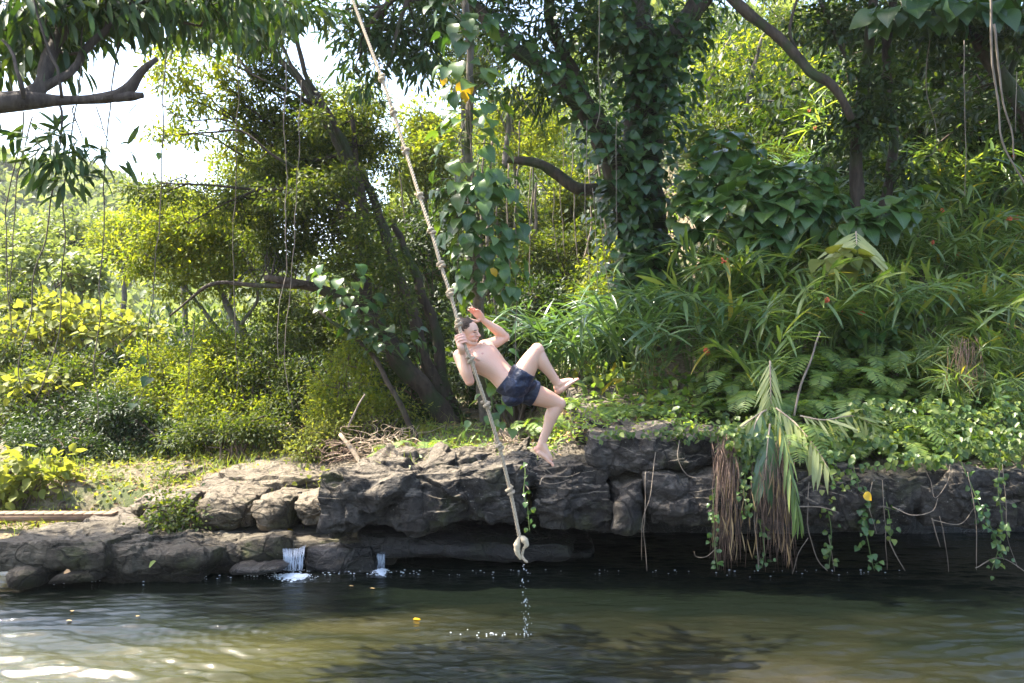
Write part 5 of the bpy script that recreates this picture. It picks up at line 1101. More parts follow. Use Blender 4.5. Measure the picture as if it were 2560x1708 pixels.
# ---------------------------------------------------------------- dead root tangles on the bank
def tangle(label, px, py, d, rx, ry, n, seed, mode='curl', mat='root'):
    g = np.random.default_rng(seed); a = Acc(); c = P(px, py, d)
    for k in range(n):
        s0 = c+np.array([g.uniform(-1, 1)*rx, g.uniform(-.3, .3), g.uniform(-1, 1)*ry])*[d/F, 1, d/F]
        if mode == 'curl':
            an = g.uniform(0, 6.28); q = [s0]
            for _ in range(4): an += g.normal()*.9; q.append(q[-1]+np.array([math.cos(an)*.14, g.normal()*.06, math.sin(an)*.08-.01]))
        else:
            q = [c+g.normal(size=3)*.02, c+np.array([.25*g.uniform(-.2, 1), -.1*g.random(), -.12*g.random()-.05]), c+np.array([g.uniform(-.1, 1)*rx*d/F, -.2*g.random(), -g.uniform(.4, 1)*ry*d/F])]
        tube(a, spline(q, 12), np.linspace(.007, .003, 12)*g.uniform(.6, 1.3), 4, caps=False)
    return tag(a.obj('root_tangle', M[mat], smooth=True, origin=c), label, 'roots')
tangle('sunlit tangle of dead pale roots on the bank left of the rope', 960, 1120, 12.0, 80, 34, 110, 1)
tangle('hanging brown root mat under the bright low bush', 848, 1130, 12.1, 16, 26, 40, 2, 'curl', 'dry_stem')
tangle('fan of pale roots sweeping down from behind the rope below the man', 1245, 1070, 10.6, 70, 60, 46, 3, 'fan')
tangle('thin roots trailing over the wall top right of the rope', 1330, 1195, 9.3, 40, 22, 18, 4, 'curl', 'vine')
tangle('dry twigs lying on the bank edge left of the rope', 1090, 1165, 10.6, 110, 16, 34, 5, 'curl', 'dry_stem')
# ---------------------------------------------------------------- rope
ROPE = [(868, -40, 8.6), (882, 0, 8.5), (955, 197, 8.1), (984, 281, 7.95), (1014, 377, 7.8), (1049, 490, 7.6), (1078, 578, 7.45), (1102.6, 663, 7.32), (1125.5, 734, 7.22), (1146.6, 811, 7.12), (1156, 850, 7.06), (1177, 899, 7.03), (1189, 935, 7.03), (1215.5, 1012, 7.05), (1247, 1115, 7.08), (1275, 1226, 7.1), (1299, 1345, 7.12)]
KN = [2, 3, 4, 5, 6, 7, 8, 9, 11, 13, 14, 15]
def rope_mat(name, a, b):
    m, N, L = new_mat(name); tc = N.new('ShaderNodeTexCoord'); n = noise(N, L, 90, 6, .7, tc.outputs['Object']); n2 = noise(N, L, 1.2, 2, .5, tc.outputs['Object'])
    c = mixc(N, L, ramp(N, L, n2, [(.4, (0, 0, 0)), (.6, (1, 1, 1))]), ramp(N, L, n, [(.3, a), (.7, b)]), ramp(N, L, n, [(.3, tuple(x*.72 for x in a)), (.7, tuple(x*.8 for x in b))]))
    out(m, principled(N, L, c, .85, .2, bump(N, L, n, .6, .003)).outputs[0]); return m
M['rope'] = rope_mat('rope_fibre', (.33, .25, .165), (.62, .51, .37))
M['rope_end'] = rope_mat('rope_frayed', (.42, .33, .21), (.62, .52, .37))
def twisted(acc, pts, R0, pitch=.075, strands=3, n_per=.006, phase=0):
    p = np.asarray(pts); Ls = np.r_[0, np.cumsum(np.linalg.norm(np.diff(p, axis=0), axis=1))]
    n = int(Ls[-1]/n_per); t = np.linspace(0, Ls[-1], n); q = np.stack([np.interp(t, Ls, p[:, k]) for k in range(3)], -1)
    T_ = norm(np.gradient(q, axis=0)); u = norm(np.cross(T_, np.array([0, 1., 0]))); v_ = np.cross(T_, u)
    for s in range(strands):
        a = 2*np.pi*(t/pitch+s/strands)+phase
        tube(acc, q+R0*.56*(np.cos(a)[:, None]*u+np.sin(a)[:, None]*v_), R0*.50, 6)
rp = spline([P(*r) for r in ROPE], 400)
ro = empty('rope', P(*ROPE[0]), 'long knotted cream rope the man swings on, hanging from above the frame', 'rope')
a = Acc(); twisted(a, rp, .0155, .085); a.obj('line', M['rope'], ro, smooth=True)
for k, i in enumerate(KN):
    a = Acc(); c = P(*ROPE[i]); d0 = norm(P(*ROPE[i+1])-P(*ROPE[i-1])); u = norm(np.cross(d0, [0, 1., 0])); v_ = np.cross(d0, u)
    # an overhand knot: the strand winds once and a half round the line
    th = np.linspace(0, 2*np.pi*1.7, 34); s_ = np.linspace(-1, 1, 34)
    r_ = .0225+.006*np.cos(th*1.5)
    q = c+r_[:, None]*(np.cos(th+k)[:, None]*u+np.sin(th+k)[:, None]*v_)+(s_*.030)[:, None]*d0
    twisted(a, q, .014, .05, 3, .004)
    a.obj('knot', M['rope'], ro, smooth=True)
a = Acc()
for pts, r0, r1 in (([(1300, 1342, 7.12), (1293, 1362, 7.11), (1294, 1382, 7.11), (1302, 1398, 7.12)], .030, .014), ([(1301, 1342, 7.12), (1311, 1350, 7.10), (1316, 1362, 7.10), (1309, 1372, 7.11)], .029, .012)):
    q = spline([P(*x) for x in pts], 24); tube(a, q, np.interp(np.linspace(0, 1, 24), [0, .35, 1], [r1, r0, r1*.8]), 10, .05)
a.obj('end_loop', M['rope_end'], ro, smooth=True)
a = Acc(); q = spline([P(1310, 1368, 7.11), P(1305, 1388, 7.12), P(1311, 1400, 7.11), P(1318, 1406, 7.12)], 30); twisted(a, q, .012, .05)
a.obj('tail', M['rope'], ro, smooth=True)
g = np.random.default_rng(8); a = Acc()
for k in range(60):
    t = g.uniform(0, 1)**.8; py = 1405+t*185; px = 1311+g.normal()*5+(t*7)+(-12 if g.random() < .2 and t < .35 else 0)
    c = P(px, py, 7.25+g.normal()*.02)
    if c[2] < .02: continue
    r_ = g.uniform(.0018, .0045); ellipsoid(a, c, [r_, r_, r_*g.uniform(1.2, 2.2)], nu=8, nv=6)
m, N, L = new_mat('water_drop'); p = principled(N, L, (.8, .85, .9), .05, .9); p.inputs['Transmission Weight'].default_value = .5; p.inputs['IOR'].default_value = 1.33
out(m, p.outputs[0]); M['drop'] = m
tag(a.obj('water_drops', m, smooth=True), 'string of water drops falling from the rope end into the pool', 'water drops', kind='stuff')

# ---------------------------------------------------------------- the swinging man
DP = 7.3
def q_(px, py, dy=0.): return P(px, py, DP+dy)
body = Acc()
def chain(pts, rad, n=24, sides=18, squash=None):
    p = np.asarray(pts, float); rr = np.c_[p, np.asarray(rad)]; s = spline(rr, n)
    tube(body, s[:, :3], s[:, 3], sides); ellipsoid(body, s[0, :3], [s[0, 3]]*3); ellipsoid(body, s[-1, :3], [s[-1, 3]]*3)
def ell(c, r, axes=None): ellipsoid(body, c, r, axes, 20, 14)
# skeleton
shR, shL = q_(1150, 890, -.10), q_(1210, 866, .15)
pel = q_(1281, 963, 0); neckb = q_(1179, 876, .02)
A_ = norm(neckb-pel); W_ = norm((shL-shR)-A_*np.dot(shL-shR, A_)); N_ = np.cross(W_, A_); N_ = N_ if N_[2] > 0 else -N_
# N_: chest normal, up and towards the camera
Wp = norm(np.array([.10, .95, .16])); Wp = norm(Wp-A_*np.dot(Wp, A_))
Lt = np.linalg.norm(neckb-pel)
st_ = [(-.16, .10, .085, 0), (-.05, .145, .105, 0), (.12, .152, .105, 0), (.28, .137, .095, .0), (.42, .134, .092, .004), (.58, .146, .103, .006), (.72, .160, .112, .006), (.84, .165, .108, .0), (.93, .145, .085, -.008), (1.0, .085, .062, -.012)]
S_ = spline(np.array(st_), 46); nn = 36; an = np.arange(nn)/nn*2*np.pi; V = []
for t, hw, hd, of in S_:
    k = float(sst(t, .05, .75)); Wk = norm(Wp*(1-k)+W_*k); Nk = norm(np.cross(Wk, A_)); Nk = Nk if np.dot(Nk, N_) > 0 else -Nk
    c = pel+A_*Lt*t+Nk*of+Nk*.012*math.sin(math.pi*min(max(t, 0), 1))
    ca, sa = np.cos(an), np.sin(an); ex = .82
    V.append(c+(np.sign(ca)*np.abs(ca)**ex*hw)[:, None]*Wk+(np.sign(sa)*np.abs(sa)**ex*hd)[:, None]*Nk)
V = np.array(V); n0 = len(V); i, j = np.meshgrid(np.arange(n0-1), np.arange(nn), indexing='ij')
lp_ = list(np.stack([i*nn+j, i*nn+(j+1) % nn, (i+1)*nn+(j+1) % nn, (i+1)*nn+j], -1).ravel())+list(range(nn))[::-1]+[(n0-1)*nn+k for k in range(nn)]
body.add(V.reshape(-1, 3), lp_, [4]*((n0-1)*nn)+[nn, nn])
ax3 = np.array([W_, A_, N_])
for sg in (-1, 1):
    ell(pel+A_*Lt*.81+W_*.072*sg+N_*.082, [.085, .058, .022], ax3)         # pectorals
    ell(pel+A_*Lt*.93+W_*.10*sg+N_*(-.03), [.085, .055, .045], ax3)        # trapezius and upper back
    chain([neckb-A_*.02+W_*.02*sg+N_*.045, (shR if sg < 0 else shL)+N_*.03], [.014, .016], 8, 8)   # collar bone
for k in range(4): ell(pel+A_*Lt*(.56-.055*k*1.6)+N_*(.086-.004*k), [.055, .03, .016], ax3)
# arms
elR, wrR = q_(1174, 953, -.20), q_(1156, 884, -.225)
chain([shR, shR*.5+elR*.5+np.array([0, -.012, 0]), elR], [.056, .052, .040])
ell(shR+np.array([.0, 0, .004]), [.058, .056, .056])
chain([elR, elR*.68+wrR*.32+np.array([-.004, -.006, 0]), elR*.3+wrR*.7, wrR], [.038, .044, .033, .025])
elL, wrL = q_(1263, 843, .24), q_(1209, 801, .10)
chain([shL, shL*.5+elL*.5+np.array([0, 0, -.008]), elL], [.055, .051, .040])
ell(shL, [.056, .056, .056])
chain([elL, elL*.68+wrL*.32+np.array([0, 0, .004]), elL*.3+wrL*.7, wrL], [.038, .044, .033, .025])
# neck
hc = q_(1170, 831, -.02)
chain([neckb-A_*.03, (neckb*.5+hc*.5)+np.array([-.005, 0, -.012]), hc+np.array([-.015, 0, -.03])], [.062, .056, .056], 12, 20)
# legs
hipR, knR, anR = q_(1289, 964, -.085), q_(1343, 877, -.10), q_(1396, 962, -.05)
hipL, knL, anL = q_(1304, 972, .085), q_(1396, 1010, .14), q_(1354, 1110, .10)
def leg(h, k, a_, back, g0):
    d1 = k-h; d2 = a_-k
    chain([h, h+d1*.3-g0*.004, h+d1*.68+g0*.004, k], [.098, .094, .078, .060], 24, 24)
    ell(k+g0*.012, [.053, .052, .052])                                        # knee cap
    chain([k, k+d2*.28+back*.016, k+d2*.62+back*.006, a_], [.054, .059, .042, .035], 24, 22)
    chain([k+d2*.08-back*.018, k+d2*.85-back*.006], [.028, .020], 10, 12)     # shin
backR = norm(np.cross(norm(anR-knR), np.cross(norm(anR-knR), norm(hipR-knR)))); backR = backR if np.dot(backR, hipR-knR) > 0 else -backR
backL = norm(np.cross(norm(anL-knL), np.cross(norm(anL-knL), norm(hipL-knL)))); backL = backL if np.dot(backL, hipL-knL) > 0 else -backL
leg(hipR, knR, anR, backR, -norm((hipR+anR)/2-knR)); leg(hipL, knL, anL, backL, -norm((hipL+anL)/2-knL))
ell(pel-A_*.06-N_*.055-Wp*.07, [.085, .085, .075]); ell(pel-A_*.06-N_*.055+Wp*.07, [.085, .085, .075])
def foot(ank, heel, toe, side):
    """side: unit vector to the foot's big-toe side"""
    f = norm(toe-heel); L_ = np.linalg.norm(toe-heel); s_ = norm(side-f*np.dot(side, f)); u = norm(ank-heel-f*np.dot(ank-heel, f)); s_ = norm(s_-u*np.dot(s_, u))
    ell(heel+f*.03+u*.004, [.036, .030, .032], np.array([f, s_, u]))
    chain([ank, heel+f*.035+u*.03], [.034, .034], 8)
    chain([ank+f*.01+u*.0, heel+f*L_*.42+u*.034, heel+f*L_*.66+u*.020, heel+f*L_*.78+u*.010], [.036, .035, .028, .019], 14)
    for k in range(5):
        w0 = (.036-k*.0165); chain([heel+f*.05+s_*w0*.5-u*.008, heel+f*L_*(.55)+s_*w0*.85-u*.006+u*(.008 if k < 2 else 0), heel+f*L_*(.80-.022*k)+s_*w0-u*.006], [.022, .017, .0125], 12, 12)
        b_ = heel+f*L_*(.79-.022*k)+s_*w0-u*.006; l_ = (.052 if k == 0 else .042-.005*k); r_ = .0125 if k == 0 else .0088
        chain([b_, b_+f*l_*.42+u*.006, b_+f*l_*.82-u*.002], [r_, r_*.95, r_*.95], 8, 12)
    for sg in (-1, 1): ell(ank+s_*.026*sg, [.014, .013, .014])
foot(anR, q_(1390, 982, -.05), q_(1443, 946, -.07), np.array([-.35, .75, .5]))
foot(anL, q_(1337, 1119, .10), q_(1384, 1161, .10), np.array([.4, -.9, .3]))
# hands
def finger(pts, r): chain(pts, [r, r*1.02, r*.97, r*.9][:len(pts)] if len(pts) < 5 else [r, r*1.03, r, r*.97, r*.88], 14, 12)
# right hand closed round the rope
rc = P(1156, 850, 7.06); Rd = norm(P(1146.6, 811, 7.12)-P(1177, 899, 7.03)); Xs = norm(np.cross(Rd, [0, 1., 0])); Xs = Xs if Xs[0] > 0 else -Xs; Ys = norm(np.cross(Rd, Xs)); Ys = Ys if Ys[1] < 0 else -Ys   # Ys towards the camera
hp = lambda x, y, z: rc+Xs*x+Ys*y+Rd*z
# palm lies to the left of and behind the rope
chain([wrR, hp(-.030, .012, -.062), hp(-.036, .010, -.02)], [.024, .027, .022], 12)
for k in range(4):
    z0 = .038-.0225*k; chain([hp(-.030, .012, -.062), hp(-.041, .010, z0*.5-.02), hp(-.042, .010, z0)], [.018, .015, .0115], 10, 12)
    z1 = z0-.003; f_ = [.0, .003, .002, -.003][k]
    finger([hp(-.042, .010, z0), hp(-.026, .034+f_, z1+.002), hp(.008, .036+f_, z1), hp(.030, .014, z1-.001), hp(.020, -.012, z1-.002)], .0098 if k < 3 else .0085)
finger([hp(-.028, .0, -.055), hp(-.030, -.022, -.030), hp(-.006, -.032, -.006), hp(.018, -.026, .004)], .0115)
# left hand raised, palm half open
f_dir = norm(q_(1183, 773, .05)-q_(1203, 795, .08)); w_dir = norm(np.array([.62, -.45, .42])); w_dir = norm(w_dir-f_dir*np.dot(w_dir, f_dir)); n_dir = np.cross(f_dir, w_dir)
n_dir = n_dir if n_dir[0] < 0 else -n_dir
pc = wrL+f_dir*.055
ell(pc, [.046, .042, .017], np.array([f_dir, w_dir, n_dir]))
ell(wrL+f_dir*.02, [.03, .03, .02], np.array([f_dir, w_dir, n_dir]))
for k in range(4):
    o_ = -.030+.0205*k; b_ = wrL+f_dir*(.088-.004*abs(k-1.3))+w_dir*o_; l_ = [.068, .076, .072, .056][k]; cu = [.10, .16, .35, 1.1][k]; sp_ = (-.12+.08*k)
    d1 = norm(f_dir+w_dir*sp_+n_dir*cu*.35); d2 = norm(f_dir+w_dir*sp_+n_dir*cu); d3 = norm(f_dir*(1-.3*cu)+w_dir*sp_+n_dir*cu*1.6)
    chain([wrL+f_dir*.03+w_dir*o_*.6, b_], [.015, .0115], 8, 12)
    finger([b_, b_+d1*l_*.42, b_+d1*l_*.42+d2*l_*.32, b_+d1*l_*.42+d2*l_*.32+d3*l_*.26], .0088 if k < 3 else .0078)
tb = wrL+f_dir*.022-w_dir*.022
finger([tb, q_(1193, 803, .06), q_(1183, 801, .03), q_(1174, 799, .02)], .0115)
# head
Fh = norm(np.array([1.0, -.50, -.10])); Uh = np.array([-.16, -.05, 1.0]); Uh = norm(Uh-Fh*np.dot(Uh, Fh)); Lh = np.cross(Uh, Fh); axh = np.array([Fh, Lh, Uh])
def H(x, y, z): return hc+Fh*x+Lh*y+Uh*z
def eh(x, y, z, r, ax=None): ellipsoid(body, H(x, y, z), r, axh if ax is None else ax, 24, 16)
eh(-.018, 0, .030, [.092, .074, .080]); eh(.022, 0, .018, [.068, .066, .078]); eh(.030, 0, -.030, [.055, .056, .060])
for s in (-1, 1):
    chain([H(-.012, .056*s, -.022), H(.004, .052*s, -.062), H(.045, .030*s, -.084), H(.066, .010*s, -.088)], [.020, .019, .020, .018], 14, 12)
    eh(.056, .036*s, -.016, [.026, .022, .020]); eh(.060, .030*s, -.046, [.024, .022, .022])
    eh(.074, .027*s, .026, [.012, .024, .008])
    eh(-.012, .074*s, .000, [.016, .007, .028]); eh(-.010, .073*s, -.024, [.008, .007, .010])
eh(.070, 0, -.086, [.020, .022, .017])
chain([H(.082, 0, .020), H(.094, 0, .002), H(.109, 0, -.018)], [.009, .0095, .0125], 10, 12)
eh(.098, .011, -.022, [.011, .009, .008]); eh(.098, -.011, -.022, [.011, .009, .008])
eh(.080, 0, -.040, [.014, .026, .008]); eh(.080, 0, -.063, [.013, .022, .008]); eh(.068, 0, -.052, [.012, .026, .012])
chain([H(.079, -.030, -.043), H(.089, -.015, -.044), H(.091, 0, -.0435), H(.089, .015, -.044), H(.079, .030, -.043)], [.004, .0055, .006, .0055, .004], 14, 10)
chain([H(.077, -.029, -.047), H(.085, -.015, -.058), H(.087, 0, -.061), H(.085, .015, -.058), H(.077, .029, -.047)], [.004, .0055, .006, .0055, .004], 14, 10)
def remeshed(acc, name, voxel, smooth_it, mat, parent=None, origin=None, subd=0):
    o = acc.obj(name+'_raw', None, smooth=True, origin=origin)
    md = o.modifiers.new('r', 'REMESH'); md.mode = 'VOXEL'; md.voxel_size = voxel; md.use_smooth_shade = True
    if smooth_it:
        sm = o.modifiers.new('s', 'SMOOTH'); sm.factor = .5; sm.iterations = smooth_it
    dg = bpy.context.evaluated_depsgraph_get(); me = bpy.data.meshes.new_from_object(o.evaluated_get(dg)); me.name = name
    loc = o.location.copy(); bpy.data.objects.remove(o)
    n = bpy.data.objects.new(name, me); n.location = (0, 0, 0) if parent else loc
    me.materials.clear(); me.materials.append(mat)
    me.polygons.foreach_set('use_smooth', np.ones(len(me.polygons), bool))
    link(n, parent); return n
# skin with painted lips, brows, nipples, stubble and flushed joints, all real colour of the skin
m, N, L = new_mat('skin'); at = N.new('ShaderNodeAttribute'); at.attribute_name = 'tone'; tc = N.new('ShaderNodeTexCoord')
n1 = noise(N, L, 11, 7, .65, tc.outputs['Object']); n2 = noise(N, L, 160, 3, .6, tc.outputs['Object'])
c = mixc(N, L, n1, at.outputs['Color'], mixc(N, L, 1.0, at.outputs['Color'], (1.0, .78, .70), 'MULTIPLY'))
p = principled(N, L, c, .42, .5, bump(N, L, n2, .15, .002)); p.inputs['Subsurface Weight'].default_value = .12; p.inputs['Subsurface Scale'].default_value = .02; p.inputs['Subsurface Radius'].default_value = (1, .35, .2)
out(m, p.outputs[0]); M['skin'] = m
man = empty('person', pel, 'bare-chested man in dark navy shorts swinging on the rope, one hand raised to his head', 'person')
bo = remeshed(body, 'body', .0042, 3, M['skin'])
# parent keeps world place
bo.data.transform(Matrix.Translation(bo.location-man.location)); bo.location = (0, 0, 0); bo.parent = man
co = np.empty(len(bo.data.vertices)*3, np.float32); bo.data.vertices.foreach_get('co', co); co = co.reshape(-1, 3)+np.array(man.location)
col = np.tile(np.array([.60, .40, .295]), (len(co), 1))
def paint(c, r, rgb, soft=.4, k=1.0, ax=None, rr=None):
    d_ = np.linalg.norm(co-c, axis=1)/r if ax is None else np.linalg.norm((co-c)@np.asarray(ax).T/np.asarray(rr), axis=1)
    w_ = (k*(1-sst(d_, 1-soft, 1)))[:, None]; col[:] = col*(1-w_)+np.array(rgb)*w_
for c_ in (knR, knL, elR, elL): paint(c_, .08, (.66, .36, .27), .8, .7)
for c_ in (q_(1441, 946, -.07), q_(1382, 1158, .10), q_(1390, 982, -.05), q_(1337, 1119, .1)): paint(c_, .07, (.68, .33, .25), .8, .8)
paint(rc, .09, (.66, .37, .29), .7, .8); paint(wrL+f_dir*.11, .10, (.72, .36, .27), .8, .9)
paint(H(.06, .04, -.02), .05, (.68, .35, .27), .9, .6); paint(H(.06, -.04, -.02), .05, (.68, .35, .27), .9, .6); paint(H(.105, 0, -.02), .025, (.68, .34, .26), .8, .7)
paint(H(.05, 0, -.07), 1, (.42, .29, .22), .6, .45, axh, [.07, .065, .045])
for s in (-1, 1):
    paint(H(.086, .028*s, .026), 1, (.08, .045, .03), .4, .95, axh, [.022, .024, .0065])
    paint(H(.078, .028*s, .010), 1, (.07, .035, .028), .4, .95, axh, [.022, .017, .0055])
    paint(pel+A_*Lt*.79+W_*.085*s+N_*.115, .013, (.42, .20, .16), .4, .9)
paint(H(.092, 0, -.0435), 1, (.55, .22, .18), .4, .8, axh, [.018, .032, .0065]); paint(H(.088, 0, -.060), 1, (.58, .24, .2), .4, .8, axh, [.018, .030, .007])
for a0, b0 in ((knR, anR), (knL, anL)):                                      # hair on the shins
    for t in np.linspace(.15, .85, 9): paint(a0*(1-t)+b0*t, .065, (.44, .28, .20), .6, .35)
ca = bo.data.color_attributes.new('tone', 'FLOAT_COLOR', 'POINT'); ca.data.foreach_set('color', np.c_[col, np.ones(len(col))].astype(np.float32).ravel())
# teeth
a = Acc(); q = spline([H(.076, -.024, -.049), H(.0865, -.012, -.051), H(.089, 0, -.0515), H(.0865, .012, -.051), H(.076, .024, -.049)], 16); tube(a, q, .0040, 8)
m, N, L = new_mat('teeth'); out(m, principled(N, L, (.72, .68, .6), .35).outputs[0]); t_ = a.obj('teeth', m, man, smooth=True)
# hair: wet, pushed back
m, N, L = new_mat('wet_hair'); tc = N.new('ShaderNodeTexCoord'); n = noise(N, L, 70, 5, .7, tc.outputs['Object'])
out(m, principled(N, L, ramp(N, L, n, [(.35, (.03, .018, .012)), (.7, (.12, .075, .05))]), .45, .35, bump(N, L, n, .7, .004)).outputs[0]); M['hair'] = m
a = Acc(); g = np.random.default_rng(5)
for k in range(1700):
    th = g.uniform(0, np.pi*2); ph = g.uniform(0, 1.75)
    v = np.array([math.sin(ph)*math.cos(th), math.sin(ph)*math.sin(th), math.cos(ph)])
    s0 = np.array([-.018, 0, .030])+v*np.array([.092, .074, .080])*1.02
    if s0[2] < .050+(s0[0]-.040)*1.0 or s0[0] > .044: continue
    s0[0] -= 0; fl = np.array([-.75, v[1]*.2, .25])*.07*g.uniform(.6, 1.4)
    e = s0+fl; vv = (e-np.array([-.018, 0, .030]))/np.array([.092, .074, .080]); nv = np.linalg.norm(vv); e = np.array([-.018, 0, .030])+vv/nv*np.array([.092, .074, .080])*g.uniform(1.02, 1.06)
    m1 = (s0+e)/2; mv = (m1-np.array([-.018, 0, .03]))/np.array([.092, .074, .08]); m1 = np.array([-.018, 0, .03])+mv/np.linalg.norm(mv)*np.array([.092, .074, .08])*1.05
    tube(a, spline([H(*s0), H(*m1), H(*e)], 6), np.linspace(.0036, .0016, 6), 4)
ellipsoid(a, H(-.030, 0, .038), [.088, .0755, .0795], axh, 24, 16)
for k in range(26):                                                          # loose wet tufts
    y_ = g.uniform(-.05, .05); s0 = H(-.02+g.uniform(-.05, .05), y_, .108-abs(y_)*.4); tube(a, spline([s0, s0+Uh*.012-Fh*.015, s0+Uh*g.uniform(.0, .03)-Fh*g.uniform(.02, .05)], 6), np.linspace(.004, .001, 6), 4)
a.obj('hair', M['hair'], man, smooth=True)
# swimming shorts
sh = Acc(); keep = body; body = sh
V2 = []
for t in np.linspace(-.16, .16, 16):
    hw, hd = np.interp(t, [-.16, -.05, .12, .16], [.105, .160, .164, .160]), np.interp(t, [-.16, -.05, .12, .16], [.095, .120, .118, .113]); Nk = norm(np.cross(Wp, A_)); Nk = Nk if np.dot(Nk, N_) > 0 else -Nk
    c = pel+A_*Lt*t; V2.append(c+(np.cos(an)*hw)[:, None]*Wp+(np.sin(an)*hd)[:, None]*Nk)
V2 = np.array(V2); n0 = len(V2); i, j = np.meshgrid(np.arange(n0-1), np.arange(nn), indexing='ij')
sh.add(V2.reshape(-1, 3), list(np.stack([i*nn+j, i*nn+(j+1) % nn, (i+1)*nn+(j+1) % nn, (i+1)*nn+j], -1).ravel())+list(range(nn))[::-1]+[(n0-1)*nn+k for k in range(nn)], [4]*((n0-1)*nn)+[nn, nn])
ell(pel-A_*.06-N_*.060-Wp*.07, [.098, .098, .088]); ell(pel-A_*.06-N_*.060+Wp*.07, [.098, .098, .088])
def leghole(h, k, frac, r0, r1, tiltv):
    p = np.array([h+(k-h)*t for t in np.linspace(-.05, frac, 10)]); tube(sh, p, np.linspace(r0, r1, 10), 30); ell(h, [.112]*3)
leghole(hipR, knR, .42, .110, .102, None); leghole(hipL, knL, .36, .110, .108, None)
ell(hipL*.5+hipR*.5+N_*.05+np.array([.05, 0, 0]), [.07, .09, .06])
body = keep
m, N, L = new_mat('navy_fabric'); tc = N.new('ShaderNodeTexCoord'); v = tc.outputs['Object']
n1 = noise(N, L, 16, 6, .65, v, .8); n2 = noise(N, L, 7, 4, .6, v)
c = ramp(N, L, n1, [(.4, (.006, .010, .028)), (.58, (.012, .018, .045)), (.70, (.045, .06, .125))])
out(m, principled(N, L, c, .5, .5, bump(N, L, n2, .9, .03, bump(N, L, n1, .5, .01))).outputs[0]); M['navy'] = m
so = remeshed(sh, 'shorts', .006, 4, M['navy'])
so.data.transform(Matrix.Translation(so.location-man.location)); so.location = (0, 0, 0); so.parent = man
# cut the leg openings clean a little inside, and crease the cloth
sc_ = np.empty(len(so.data.vertices)*3, np.float32); so.data.vertices.foreach_get('co', sc_); sc_ = sc_.reshape(-1, 3)
no = np.empty(len(so.data.vertices)*3, np.float32); so.data.vertices.foreach_get('normal', no); no = no.reshape(-1, 3)
wr = fbm((sc_+3)*np.array([9, 5, 22.]), 3, 4)*.006+fbm((sc_+9)@np.array([[1, 0, 1], [0, 1, 0], [-1, 0, 1.]])*np.array([24, 6, 7.]), 2, 8)*.004
so.data.vertices.foreach_set('co', (sc_+no*wr[:, None]).astype(np.float32).ravel())
# waistband, hems and the pale inside of the far leg opening
a = Acc(); Nk = norm(np.cross(Wp, A_)); an2 = np.linspace(0, 2*np.pi, 60)
tube(a, pel+A_*Lt*.155+(np.cos(an2)*.160)[:, None]*Wp+(np.sin(an2)*.113)[:, None]*Nk, .008, 8)
a.obj('waistband', M['navy'], man, smooth=True)
def ring(acc, h, k, frac, R_, r_):
    c = h+(k-h)*frac; t = norm(k-h); u = norm(np.cross(t, [0, 1., 0])); v_ = np.cross(t, u); tube(acc, c+R_*(np.cos(an2)[:, None]*u+np.sin(an2)[:, None]*v_), r_, 8)
a = Acc(); ring(a, hipR, knR, .415, .096, .006); a.obj('hem', M['navy'], man, smooth=True)
a = Acc(); ring(a, hipL, knL, .355, .102, .006); a.obj('hem', M['navy'], man, smooth=True)
# ---------------------------------------------------------------- waterfalls
m, N, L = new_mat('falling_water'); tc = N.new('ShaderNodeTexCoord'); mp = N.new('ShaderNodeMapping'); mp.inputs['Scale'].default_value = (14, 14, 1.6); L.new(tc.outputs['Object'], mp.inputs[0])
n = noise(N, L, 6, 6, .7, mp.outputs[0]); p = principled(N, L, ramp(N, L, n, [(.42, (.10, .13, .19)), (.62, (.6, .66, .76))]), .12, .8, bump(N, L, n, .9, .02))
tr = N.new('ShaderNodeBsdfTransparent'); mx = N.new('ShaderNodeMixShader'); L.new(ramp(N, L, n, [(.42, (.12, .12, .12)), (.58, (.85, .85, .85))]), mx.inputs[0]); L.new(tr.outputs[0], mx.inputs[1]); L.new(p.outputs[0], mx.inputs[2]); out(m, mx.outputs[0]); M['fall'] = m
m, N, L = new_mat('foam'); tc = N.new('ShaderNodeTexCoord'); out(m, principled(N, L, (.78, .82, .88), .5, .5, bump(N, L, noise(N, L, 60, 5, .7, tc.outputs['Object']), .8, .01)).outputs[0]); M['foam'] = m
m, N, L = new_mat('water_strands'); out(m, principled(N, L, (.45, .50, .58), .25, .7).outputs[0]); M['spray'] = m
m, N, L = new_mat('shallow_water'); tc = N.new('ShaderNodeTexCoord'); p = principled(N, L, (.07, .055, .02), .06, .6, bump(N, L, noise(N, L, 14, 5, .6, tc.outputs['Object']), .35, .02)); out(m, p.outputs[0]); M['stream'] = m
